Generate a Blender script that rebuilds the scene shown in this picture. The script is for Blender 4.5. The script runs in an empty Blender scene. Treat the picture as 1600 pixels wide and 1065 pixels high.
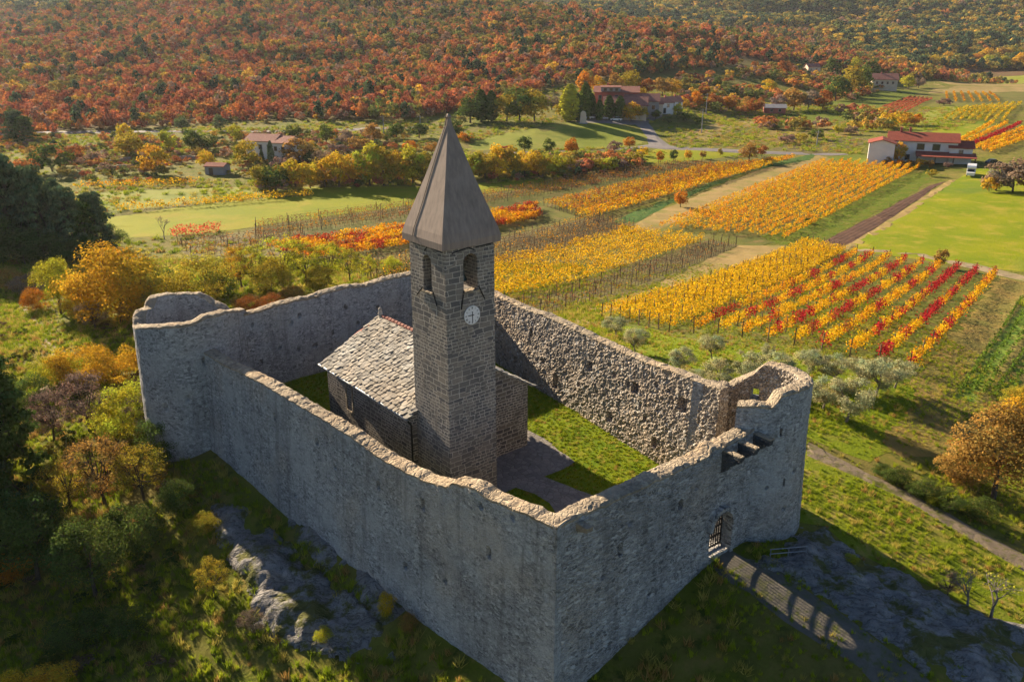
import bpy, bmesh, math, random
import numpy as np
from mathutils import Vector
random.seed(7); RNG = np.random.default_rng(11)
SC = bpy.context.scene; COL = SC.collection
R = math.radians

# ------------------------------------------------------------------ camera
F = 1320.; TH = R(20.0); ZC = 27.
CT, ST = math.cos(TH), math.sin(TH)
def ray(u, v):
    x = (u-800)/F; y = -(v-532.5)/F
    return np.array((x, CT+y*ST, -ST+y*CT))
def proj(X, Y, Z):
    Z = Z-ZC; f = Y*CT-Z*ST; up = Y*ST+Z*CT
    return 800+F*X/f, 532.5-F*up/f
def at(u, v, z):
    d = ray(u, v); t = (z-ZC)/d[2]
    return d[0]*t, d[1]*t
def on(u, v, P, d):
    r = ray(u, v); det = -r[0]*d[1]+r[1]*d[0]
    k = (-P[0]*d[1]+P[1]*d[0])/det
    X, Y = r[0]*k, r[1]*k
    return (X-P[0])*d[0]+(Y-P[1])*d[1], ZC+r[2]*k
def zat(u, v, X, Y):
    d = ray(u, v); return ZC+d[2]*math.hypot(X, Y)/math.hypot(d[0], d[1])
cam = bpy.data.cameras.new('camera'); camo = bpy.data.objects.new('camera', cam); COL.objects.link(camo)
camo.location = (0, 0, ZC); camo.rotation_euler = (math.pi/2-TH, 0, 0)
cam.sensor_width = 36; cam.sensor_fit = 'HORIZONTAL'; cam.lens = 36*F/1600
cam.clip_start = .5; cam.clip_end = 8000
SC.camera = camo

# ------------------------------------------------------------------ light
SAZ, SEL = R(-41.5), R(22.5)
sv = Vector((math.sin(SAZ)*math.cos(SEL), math.cos(SAZ)*math.cos(SEL), math.sin(SEL)))
sun = bpy.data.lights.new('sun', 'SUN'); so = bpy.data.objects.new('sun', sun); COL.objects.link(so)
sun.energy = 5.0; sun.angle = R(.55); sun.color = (1, .82, .58)
so.rotation_euler = sv.to_track_quat('Z', 'Y').to_euler(); so.location = (0, 0, 80)
w = bpy.data.worlds.new('World'); SC.world = w; w.use_nodes = True
wt = w.node_tree; sky = wt.nodes.new('ShaderNodeTexSky'); sky.sky_type = 'NISHITA'
sky.sun_disc = False; sky.sun_elevation = SEL; sky.sun_rotation = SAZ; sky.air_density = 1.; sky.dust_density = .4
bg = wt.nodes['Background']; bg.inputs[1].default_value = .05*.82; sky.ozone_density = 4.
wt.links.new(sky.outputs[0], bg.inputs[0])
vs = SC.view_settings; vs.view_transform = 'Standard'; vs.look = 'None'; vs.gamma = 1; vs.exposure = 1.65
SC.cycles.max_bounces = 6; SC.cycles.diffuse_bounces = 3; SC.cycles.transmission_bounces = 4
SC.cycles.use_denoising = True

# ------------------------------------------------------------------ noise
def hsh(ix, iy, iz, s=0):
    v = np.sin(ix*127.1+iy*311.7+iz*74.7+s*53.3)*43758.5453
    return v-np.floor(v)
def vnoise(P, sc, s=0):
    p = np.asarray(P, float)/sc; i = np.floor(p); f = p-i; f = f*f*(3-2*f)
    r = 0
    for a in (0, 1):
        for b in (0, 1):
            for c in (0, 1):
                wgt = (f[:, 0] if a else 1-f[:, 0])*(f[:, 1] if b else 1-f[:, 1])*(f[:, 2] if c else 1-f[:, 2])
                r = r+wgt*hsh(i[:, 0]+a, i[:, 1]+b, i[:, 2]+c, s)
    return r*2-1
def fbm(P, sc, n=3, s=0):
    r = 0; a = 1.
    for k in range(n): r = r+a*vnoise(P, sc/2**k, s+k); a *= .5
    return r/1.6
def cell(P, sc, s=0):
    p = np.asarray(P, float)/sc; i = np.floor(p); best = np.full(len(p), 9.); sec = np.full(len(p), 9.); rid = np.zeros(len(p))
    for a in (-1, 0, 1):
        for b in (-1, 0, 1):
            for c in (-1, 0, 1):
                x, y, z = i[:, 0]+a, i[:, 1]+b, i[:, 2]+c
                d = np.sqrt((x+hsh(x, y, z, s)-p[:, 0])**2+(y+hsh(x, y, z, s+1)-p[:, 1])**2+(z+hsh(x, y, z, s+2)-p[:, 2])**2)
                m = d < best
                sec = np.where(m, best, np.minimum(sec, d)); rid = np.where(m, hsh(x, y, z, s+3), rid); best = np.where(m, d, best)
    return best, sec-best, rid

# ------------------------------------------------------------------ mesh helpers
def tagit(o, label=None, cat=None, group=None, kind=None):
    if label: o['label'] = label
    if cat: o['category'] = cat
    if group: o['group'] = group
    if kind: o['kind'] = kind
    return o
def mesh_of(name, V, Fq, mats=(), col=None, smooth=False, mi=None, attrs=None):
    me = bpy.data.meshes.new(name); V = np.asarray(V, np.float32).reshape(-1, 3)
    if isinstance(Fq, np.ndarray):
        n, k = Fq.shape
        me.vertices.add(len(V)); me.vertices.foreach_set('co', V.ravel())
        me.loops.add(n*k); me.loops.foreach_set('vertex_index', Fq.astype(np.int32).ravel())
        me.polygons.add(n); me.polygons.foreach_set('loop_start', np.arange(0, n*k, k, dtype=np.int32))
        me.update(calc_edges=True)
    else:
        me.from_pydata([tuple(map(float, v)) for v in V], [], [tuple(map(int, f)) for f in Fq]); me.update()
    for m in (mats if isinstance(mats, (list, tuple)) else (mats,)): me.materials.append(m)
    if col is not None:
        a = me.color_attributes.new('Col', 'FLOAT_COLOR', 'POINT')
        c = np.ones((len(V), 4), np.float32); c[:, :3] = col; a.data.foreach_set('color', c.ravel())
    for k, v in (attrs or {}).items():
        a = me.attributes.new(k, 'FLOAT', 'POINT'); a.data.foreach_set('value', np.asarray(v, np.float32))
    if mi is not None: me.polygons.foreach_set('material_index', np.asarray(mi, np.int32))
    if smooth: me.polygons.foreach_set('use_smooth', np.ones(len(me.polygons), bool))
    me.validate(); me.update()
    return me
def link(name, me, parent=None, loc=None):
    o = bpy.data.objects.new(name, me); COL.objects.link(o)
    if parent: o.parent = parent
    if loc is not None: o.location = loc
    return o
def mk(name, V, Fq, mats=(), parent=None, **k): return link(name, mesh_of(name, V, Fq, mats, **k), parent)
def empty(name, loc, rz, label, cat, group=None):
    o = bpy.data.objects.new(name, None); COL.objects.link(o); o.location = loc; o.rotation_euler = (0, 0, rz)
    o.empty_display_size = .5
    return tagit(o, label, cat, group)
class MB:
    def __init__(s): s.V = []; s.F = []; s.M = []
    def add(s, V, Fs, m=0):
        b = len(s.V); s.V += [tuple(v) for v in V]; s.F += [tuple(b+i for i in f) for f in Fs]; s.M += [m]*len(Fs); return s
    def box(s, x0, x1, y0, y1, z0, z1, m=0):
        V = [(x, y, z) for z in (z0, z1) for y in (y0, y1) for x in (x0, x1)]
        return s.add(V, [(0, 2, 3, 1), (4, 5, 7, 6), (0, 1, 5, 4), (2, 6, 7, 3), (0, 4, 6, 2), (1, 3, 7, 5)], m)
    def prism(s, poly, ax, a0, a1, m=0):
        # polygon in the two other axes, extruded along ax
        n = len(poly); V = []
        for a in (a0, a1):
            for p in poly:
                V.append((a, p[0], p[1]) if ax == 0 else (p[0], a, p[1]) if ax == 1 else (p[0], p[1], a))
        return s.add(V, [tuple(range(n))[::-1], tuple(range(n, 2*n))]+[(i, (i+1) % n, n+(i+1) % n, n+i) for i in range(n)], m)
    def tube(s, pts, r, n=6, m=0):
        pts = [Vector(p) for p in pts]; rr = r if isinstance(r, (list, tuple)) else [r]*len(pts); V = []; Fs = []
        for i, p in enumerate(pts):
            d = (pts[min(i+1, len(pts)-1)]-pts[max(i-1, 0)]).normalized()
            a = d.orthogonal().normalized() if i == 0 else (a-d*a.dot(d)).normalized()
            b = d.cross(a)
            for k in range(n):
                t = 2*math.pi*k/n; V.append(p+(a*math.cos(t)+b*math.sin(t))*rr[i])
        for i in range(len(pts)-1):
            for k in range(n): Fs.append((i*n+k, i*n+(k+1) % n, (i+1)*n+(k+1) % n, (i+1)*n+k))
        Fs += [tuple(range(n))[::-1], tuple(range((len(pts)-1)*n, len(pts)*n))]
        return s.add(V, Fs, m)
    def lathe(s, prof, n=16, c=(0, 0, 0), m=0):
        V = []; Fs = []
        for r, z in prof:
            for k in range(n): t = 2*math.pi*k/n; V.append((c[0]+r*math.cos(t), c[1]+r*math.sin(t), c[2]+z))
        for i in range(len(prof)-1):
            for k in range(n): Fs.append((i*n+k, i*n+(k+1) % n, (i+1)*n+(k+1) % n, (i+1)*n+k))
        Fs += [tuple(range(n))[::-1], tuple(range((len(prof)-1)*n, len(prof)*n))]
        return s.add(V, Fs, m)
    def build(s, name, mats, parent=None, smooth=False, **k):
        return link(name, mesh_of(name, s.V, s.F, mats, mi=s.M, smooth=smooth, **k), parent)
def fixn(o):
    b = bmesh.new(); b.from_mesh(o.data); bmesh.ops.recalc_face_normals(b, faces=b.faces); 
    if b.calc_volume(signed=True) < 0: bmesh.ops.reverse_faces(b, faces=b.faces)
    b.to_mesh(o.data); b.free(); return o
def boolcut(o, mbs, keepmat=True):
    for mb in mbs:
        c = mb.build('cutter', [], None); fixn(c); c.matrix_world = o.matrix_world.copy()
        md = o.modifiers.new('cut', 'BOOLEAN'); md.operation = 'DIFFERENCE'; md.solver = 'EXACT'; md.object = c
        bpy.context.view_layer.update()
        dg = bpy.context.evaluated_depsgraph_get(); me = bpy.data.meshes.new_from_object(o.evaluated_get(dg))
        o.modifiers.clear(); old = o.data; o.data = me; me.name = old.name; bpy.data.meshes.remove(old)
        bpy.data.objects.remove(c)
    return o

# ------------------------------------------------------------------ materials
class NT:
    def __init__(s, name):
        s.m = bpy.data.materials.new(name); s.m.use_nodes = True; s.t = s.m.node_tree; s.t.nodes.clear()
        s.out = s.n('ShaderNodeOutputMaterial')
    def n(s, ty, ins=None, **k):
        x = s.t.nodes.new(ty)
        for a, b in k.items(): setattr(x, a, b)
        for a, b in (ins or {}).items(): s.set(x.inputs[a], b)
        return x
    def set(s, sock, v):
        if isinstance(v, bpy.types.NodeSocket): s.t.links.new(v, sock)
        elif isinstance(v, bpy.types.Node): s.t.links.new(v.outputs[0], sock)
        else: sock.default_value = (*v, 1) if isinstance(v, (tuple, list)) and len(v) == 3 and sock.type == 'RGBA' else v
    def mix(s, f, a, b, mode='MIX'):
        x = s.n('ShaderNodeMix', data_type='RGBA', blend_type=mode); s.set(x.inputs[0], f); s.set(x.inputs[6], a); s.set(x.inputs[7], b); return x.outputs[2]
    def math(s, op, a, b=0., c=0., clamp=False):
        x = s.n('ShaderNodeMath', operation=op, use_clamp=clamp); s.set(x.inputs[0], a); s.set(x.inputs[1], b); s.set(x.inputs[2], c); return x.outputs[0]
    def mr(s, v, a, b, c=0., d=1.): return s.n('ShaderNodeMapRange', {0: v, 1: a, 2: b, 3: c, 4: d}).outputs[0]
    def noise(s, vec, sc, det=4, rough=.55, dist=0.): return s.n('ShaderNodeTexNoise', {'Vector': vec, 'Scale': sc, 'Detail': det, 'Roughness': rough, 'Distortion': dist}).outputs[0]
    def pos(s): return s.n('ShaderNodeNewGeometry').outputs['Position']
    def obj(s): return s.n('ShaderNodeTexCoord').outputs['Object']
    def vmul(s, v, k): return s.n('ShaderNodeVectorMath', {0: v, 1: k}, operation='MULTIPLY').outputs[0]
    def vadd(s, v, k): return s.n('ShaderNodeVectorMath', {0: v, 1: k}, operation='ADD').outputs[0]
    def warp(s, v, sc, amt):
        nz = s.n('ShaderNodeTexNoise', {'Vector': v, 'Scale': sc, 'Detail': 2}).outputs[1]
        c = s.vadd(nz, (-.5, -.5, -.5)); return s.vadd(v, s.vmul(c, (amt, amt, amt)))
    def done(s, col, rough=.9, bump=None, bs=.5, bd=.05, spec=.2, metal=0.):
        b = s.n('ShaderNodeBsdfPrincipled', {'Base Color': col, 'Roughness': rough, 'Specular IOR Level': spec, 'Metallic': metal})
        if bump is not None: s.set(b.inputs['Normal'], s.n('ShaderNodeBump', {'Height': bump, 'Strength': bs, 'Distance': bd}))
        s.t.links.new(b.outputs[0], s.out.inputs[0]); return s.m
def rubble(name, c1, c2, mortar, sc=3.2, mw=.06, mo=.6, zs=1.6, bs=.9, bd=.06, stain=(.10, .095, .09), st=.5, con=1., plaster=.5):
    t = NT(name); p0 = t.pos(); p = t.warp(t.vmul(p0, (1, 1, zs)), 1.5, .25)
    v = t.n('ShaderNodeTexVoronoi', {'Vector': p, 'Scale': sc}); e = t.n('ShaderNodeTexVoronoi', {'Vector': p, 'Scale': sc}, feature='DISTANCE_TO_EDGE').outputs[0]
    sp = t.n('ShaderNodeSeparateColor', {0: v.outputs['Color']}); r, g = sp.outputs[0], sp.outputs[1]
    v2 = t.n('ShaderNodeTexVoronoi', {'Vector': p, 'Scale': sc*2.6}); r2 = t.n('ShaderNodeSeparateColor', {0: v2.outputs['Color']}).outputs[0]
    big = t.noise(p0, .33, 4); fine = t.noise(p0, 13, 4, .7); med = t.noise(p0, 4.5, 4, .65)
    c = t.mix(r, c1, c2)
    c = t.mix(t.mr(g, .80, .90, 0, .75*con), c, tuple(min(.62, x*1.75) for x in c1))
    c = t.mix(t.mr(g, .22, .12, 0, .8*con), c, tuple(x*.42 for x in c2))
    c = t.mix(t.mr(r2, .82, .88, 0, .6*con), c, tuple(min(.6, x*1.5) for x in mortar)); c = t.mix(t.mr(r2, .16, .10, 0, .65*con), c, tuple(x*.4 for x in c2))
    c = t.mix(t.math('MULTIPLY', t.mr(e, mw, mw*.3), t.mr(big, .3, .6, mo*.4, mo)), c, mortar)
    c = t.mix(t.math('MULTIPLY', t.mr(e, mw*.45, 0.), t.mr(med, .45, .6, 0, .75*con)), c, tuple(x*.3 for x in c2))
    c = t.mix(t.mr(t.noise(p0, .55, 5, .6), .47, .62, 0, plaster), c, mortar)
    c = t.mix(t.mr(t.noise(p0, .17, 4, .6), .50, .62, 0, .45), c, t.mix(1., c, (1.12, .95, .78), 'MULTIPLY')); c = t.mix(t.mr(t.noise(t.vadd(p0, (31, 7, 3)), .22, 4, .6), .5, .64, 0, .5), c, t.mix(1., c, (.62, .63, .66), 'MULTIPLY'))
    streak = t.noise(t.vmul(p0, (1.3, 1.3, .10)), 1.0, 6, .7)
    c = t.mix(t.mr(streak, .52, .68, 0, st), c, stain)
    c = t.mix(t.mr(med, .58, .70, 0, .55*con), c, tuple(x*.5 for x in c2))
    c = t.mix(t.mr(fine, .56, .66, 0, .55*con), c, (.05, .05, .052)); c = t.mix(t.mr(fine, .42, .34, 0, .4*con), c, tuple(min(.6, x*1.4) for x in mortar))  # near-black flecks paint the shade of small pits into the colour
    h = t.math('ADD', t.mr(e, 0., .16), t.math('ADD', t.math('MULTIPLY', r, .7), t.math('MULTIPLY', fine, .6)))
    return t.done(c, .92, h, bs, bd)
def masonry(name, c1, c2, mortar, bw=.42, bh=.2, ms=.018, patch=None, bs=.7):
    t = NT(name); o = t.obj(); s = t.n('ShaderNodeSeparateXYZ', {0: o})
    u = t.math('ADD', s.outputs[0], s.outputs[1])
    v = t.n('ShaderNodeCombineXYZ', {0: u, 1: s.outputs[2], 2: 0.}).outputs[0]
    nz = t.n('ShaderNodeTexNoise', {'Vector': v, 'Scale': 1.4, 'Detail': 3}).outputs[1]
    v2 = t.vadd(v, t.vmul(t.vadd(nz, (-.5, -.5, -.5)), (.36, .16, 0)))
    def brick(w, h, vec, off=.5):
        return t.n('ShaderNodeTexBrick', {'Vector': vec, 'Color1': (0, 0, 0, 1), 'Color2': (1, 1, 1, 1), 'Mortar': (.5, .5, .5, 1), 'Scale': 1., 'Mortar Size': ms, 'Mortar Smooth': .25, 'Bias': 0., 'Brick Width': w, 'Row Height': h}, offset=off, squash=.7, squash_frequency=3)
    a = brick(bw, bh, v2); b = brick(bw*1.7, bh*1.6, v2, .37)
    sel = t.mr(t.noise(v, .55, 2), .5, .52)
    fac = t.n('ShaderNodeMix', {0: sel, 2: a.outputs['Fac'], 3: b.outputs['Fac']}).outputs[0]
    rnd = t.mix(sel, a.outputs['Color'], b.outputs['Color'])
    c = t.mix(rnd, c1, c2)
    if patch: c = t.mix(t.mr(t.noise(v, .8, 3), .58, .64, 0, .8), c, patch)
    fine = t.noise(o, 16, 3); c = t.mix(t.mr(fine, .35, .7, 0, .5), c, t.mix(.5, c, (.04, .04, .045)))
    mor = t.mix(t.noise(o, 1.7, 3), mortar, (.42, .37, .31))
    c = t.mix(t.math('MULTIPLY', fac, t.mr(t.noise(o, 1.1, 3), .3, .55, .35, 1.)), c, mor)
    c = t.mix(t.mr(t.noise(t.vmul(o, (1.5, 1.5, .25)), 1.3, 4), .55, .8, 0, .5), c, (.12, .1, .08))
    h = t.math('ADD', t.math('SUBTRACT', 1., fac), t.math('MULTIPLY', fine, .35))
    return t.done(c, .88, h, bs, .035)
def ground(name, cols, sc=.25, fine=6., bs=.6, bd=.12, stripes=None):
    t = NT(name); p = t.pos(); c = t.mix(t.mr(t.noise(p, sc, 5, .6), .38, .62), cols[0], cols[1])
    if len(cols) > 2: c = t.mix(t.mr(t.noise(p, sc*2.7, 5, .6), .5, .68), c, cols[2])
    if len(cols) > 3: c = t.mix(t.mr(t.noise(p, sc*.5, 3), .56, .66), c, cols[3])
    f = t.noise(p, fine, 4, .7)
    c = t.mix(t.mr(f, .25, .75, .55, 0), c, t.mix(.35, c, (.02, .02, .01)))
    h = f
    if stripes:
        ang, per, amt, sc_col = stripes
        if isinstance(ang, tuple): (xa, ya), (xb, yb) = gpt(*ang[0]), gpt(*ang[1]); ang = -math.atan2(yb-ya, xb-xa)
        s = t.n('ShaderNodeVectorRotate', {'Vector': t.warp(p, .4, .5), 'Axis': (0, 0, 1), 'Angle': ang}, rotation_type='AXIS_ANGLE').outputs[0]
        y = t.n('ShaderNodeSeparateXYZ', {0: s}).outputs[1]
        wv = t.math('ADD', t.math('MULTIPLY', t.math('SINE', t.math('MULTIPLY', y, 2*math.pi/per)), .5), .5)
        c = t.mix(t.math('MULTIPLY', t.mr(wv, .35, .75), amt), c, sc_col); h = t.math('ADD', f, wv)
    return t.done(c, .95, h, bs, bd, spec=.1)
def plain(name, c, rough=.6, var=.25, sc=3., metal=0., spec=.3, bs=.15):
    t = NT(name); n = t.noise(t.pos(), sc, 4); c2 = tuple(x*(1-var) for x in c)
    return t.done(t.mix(t.mr(n, .3, .7), c, c2), rough, n, bs, .02, spec, metal)
def leafmat(name, c1=None, c2=None, trans=.42):
    t = NT(name); a = t.n('ShaderNodeVertexColor', layer_name='Col').outputs[0]; oi = t.n('ShaderNodeObjectInfo')
    if c1 is None: c = t.mix(1., a, oi.outputs['Color'], 'MULTIPLY')
    else: c = t.mix(1., a, t.mix(oi.outputs['Random'], c1, c2), 'MULTIPLY')
    d = t.n('ShaderNodeBsdfDiffuse', {0: c}); tr = t.n('ShaderNodeBsdfTranslucent', {0: c})
    m = t.n('ShaderNodeMixShader', {0: trans, 1: d.outputs[0], 2: tr.outputs[0]})
    t.t.links.new(m.outputs[0], t.out.inputs[0]); return t.m
def tiles(name, c1, c2, per=.28, rowh=.36):
    t = NT(name); o = t.obj(); s = t.n('ShaderNodeSeparateXYZ', {0: o})
    v = t.n('ShaderNodeCombineXYZ', {0: s.outputs[0], 1: t.math('ADD', s.outputs[1], t.math('MULTIPLY', s.outputs[2], .6)), 2: 0.}).outputs[0]
    b = t.n('ShaderNodeTexBrick', {'Vector': v, 'Color1': (0, 0, 0, 1), 'Color2': (1, 1, 1, 1), 'Mortar': (.3, .3, .3, 1), 'Scale': 1., 'Mortar Size': .03, 'Brick Width': per, 'Row Height': rowh})
    c = t.mix(b.outputs['Color'], c1, c2); c = t.mix(t.math('MULTIPLY', b.outputs['Fac'], .6), c, (.05, .02, .015))
    c = t.mix(t.mr(t.noise(o, .8, 4), .5, .75, 0, .6), c, tuple(x*.45 for x in c1))
    return t.done(c, .85, b.outputs['Fac'], .5, .03)

M = {}
M['fl'] = rubble('weathered_rubble_stone', (.42, .415, .41), (.28, .28, .285), (.45, .445, .44), 4.3, .07, .55, bs=.75, zs=1.7, plaster=.65, con=.8)
M['rr'] = rubble('rough_rubble_stone', (.56, .47, .38), (.34, .29, .25), (.44, .37, .30), 4.2, .06, .35, 1.1, 1., .09, stain=(.2, .18, .17), st=.3, con=.8, plaster=.3)
M['rw'] = rubble('coursed_rubble_stone', (.35, .335, .325), (.21, .205, .205), (.50, .48, .46), 2.9, .10, .9, 2.1, plaster=.3, con=.9)
M['cope'] = rubble('coping_stone', (.38, .305, .215), (.27, .22, .16), (.35, .28, .20), 3.2, .05, .4, 1., .8, .05, stain=(.19, .15, .11), st=.35, con=.5, plaster=.6)
M['tower'] = masonry('tower_masonry', (.12, .113, .115), (.28, .24, .20), (.58, .53, .47), .46, .21, .022, patch=(.135, .125, .12))
M['nave'] = masonry('nave_masonry', (.09, .08, .075), (.22, .18, .14), (.52, .45, .37), .40, .19, .034)
M['slab'] = rubble('roof_slab_stone', (.42, .385, .33), (.27, .25, .215), (.38, .35, .30), 1.6, .01, .1, 1., .5, .03, stain=(.14, .13, .12), st=.45, con=.45, plaster=.2)
M['dark'] = rubble('shade_painted_bracket_stone', (.10, .10, .105), (.06, .06, .065), (.12, .12, .12), 3., .05, .3, con=.5)  # colour darkened to paint in the deep shade around the brackets
M['iron'] = plain('wrought_iron', (.02, .02, .022), .5, .3, 8, .6)
M['bronze'] = plain('bell_bronze', (.05, .085, .09), .5, .4, 6, .7)
M['wood'] = plain('old_wood', (.16, .11, .07), .85, .5, 5)
M['bark'] = plain('bark', (.10, .075, .055), .95, .5, 7, bs=.6)
M['paleb'] = plain('pale_bark', (.24, .20, .17), .95, .4, 7, bs=.5)
M['dial'] = plain('clock_dial_enamel', (.74, .73, .74), .5, .12, 9)
M['black'] = plain('black_paint', (.012, .012, .014), .5, .2)
M['spire'] = None
def spire_mat():
    t = NT('spire_concrete'); o = t.obj(); n = t.noise(t.vmul(o, (2.2, 2.2, .18)), 2.2, 5, .6); b = t.noise(o, .7, 4)
    c = t.mix(t.mr(n, .35, .7), (.31, .24, .20), (.21, .165, .14)); c = t.mix(t.mr(b, .5, .75, 0, .5), c, (.34, .275, .235))
    return t.done(c, .8, n, .15, .03)
M['spire'] = spire_mat()
M['zinc'] = plain('zinc_gutter', (.30, .31, .33), .45, .2, 4, .5)
M['leaf'] = leafmat('leaf', trans=.36)
M['needle'] = leafmat('needle', trans=.15)
M['terra'] = tiles('terracotta_tiles', (.36, .085, .05), (.25, .06, .04))
M['terra2'] = tiles('faded_terracotta_tiles', (.40, .17, .13), (.30, .13, .10))
M['white'] = plain('white_render', (.74, .72, .70), .85, .12, .6)
M['cream'] = plain('cream_render', (.62, .50, .38), .85, .15, .6)
M['redr'] = plain('red_render', (.42, .12, .09), .85, .25, .6)
M['greyr'] = plain('grey_render', (.30, .29, .30), .85, .2, .6)
M['glass'] = plain('dark_window_glass', (.02, .025, .03), .12, .1, 1, spec=.6)
M['asph'] = plain('worn_asphalt', (.20, .175, .17), .9, .25, 1.2)
M['rock'] = None
def rock_mat():
    t = NT('limestone_rock'); p = t.pos(); w_ = t.warp(t.warp(p, .5, 1.2), 2.5, .3)
    n = t.noise(w_, 1.1, 8, .68); r = t.math('ABSOLUTE', t.math('SUBTRACT', t.noise(t.vmul(w_, (.6, 1.5, .8)), .9, 6, .6), .5))
    c = t.mix(t.mr(n, .3, .7), (.36, .335, .32), (.18, .175, .175)); c = t.mix(t.mr(r, .025, 0., 0, .8), c, (.06, .06, .05)); c = t.mix(t.mr(t.noise(p, 7, 5, .75), .52, .66, 0, .6), c, (.09, .09, .085))
    c = t.mix(t.mr(t.noise(p, .5, 7, .7), .49, .56, 0, .95), c, t.mix(t.noise(p, 3, 3), (.06, .085, .012), (.17, .15, .04)))
    return t.done(c, .95, t.math('ADD', n, t.math('MULTIPLY', t.mr(r, 0, .12), .6)), 1., .35)
M['rock'] = rock_mat()

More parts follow.
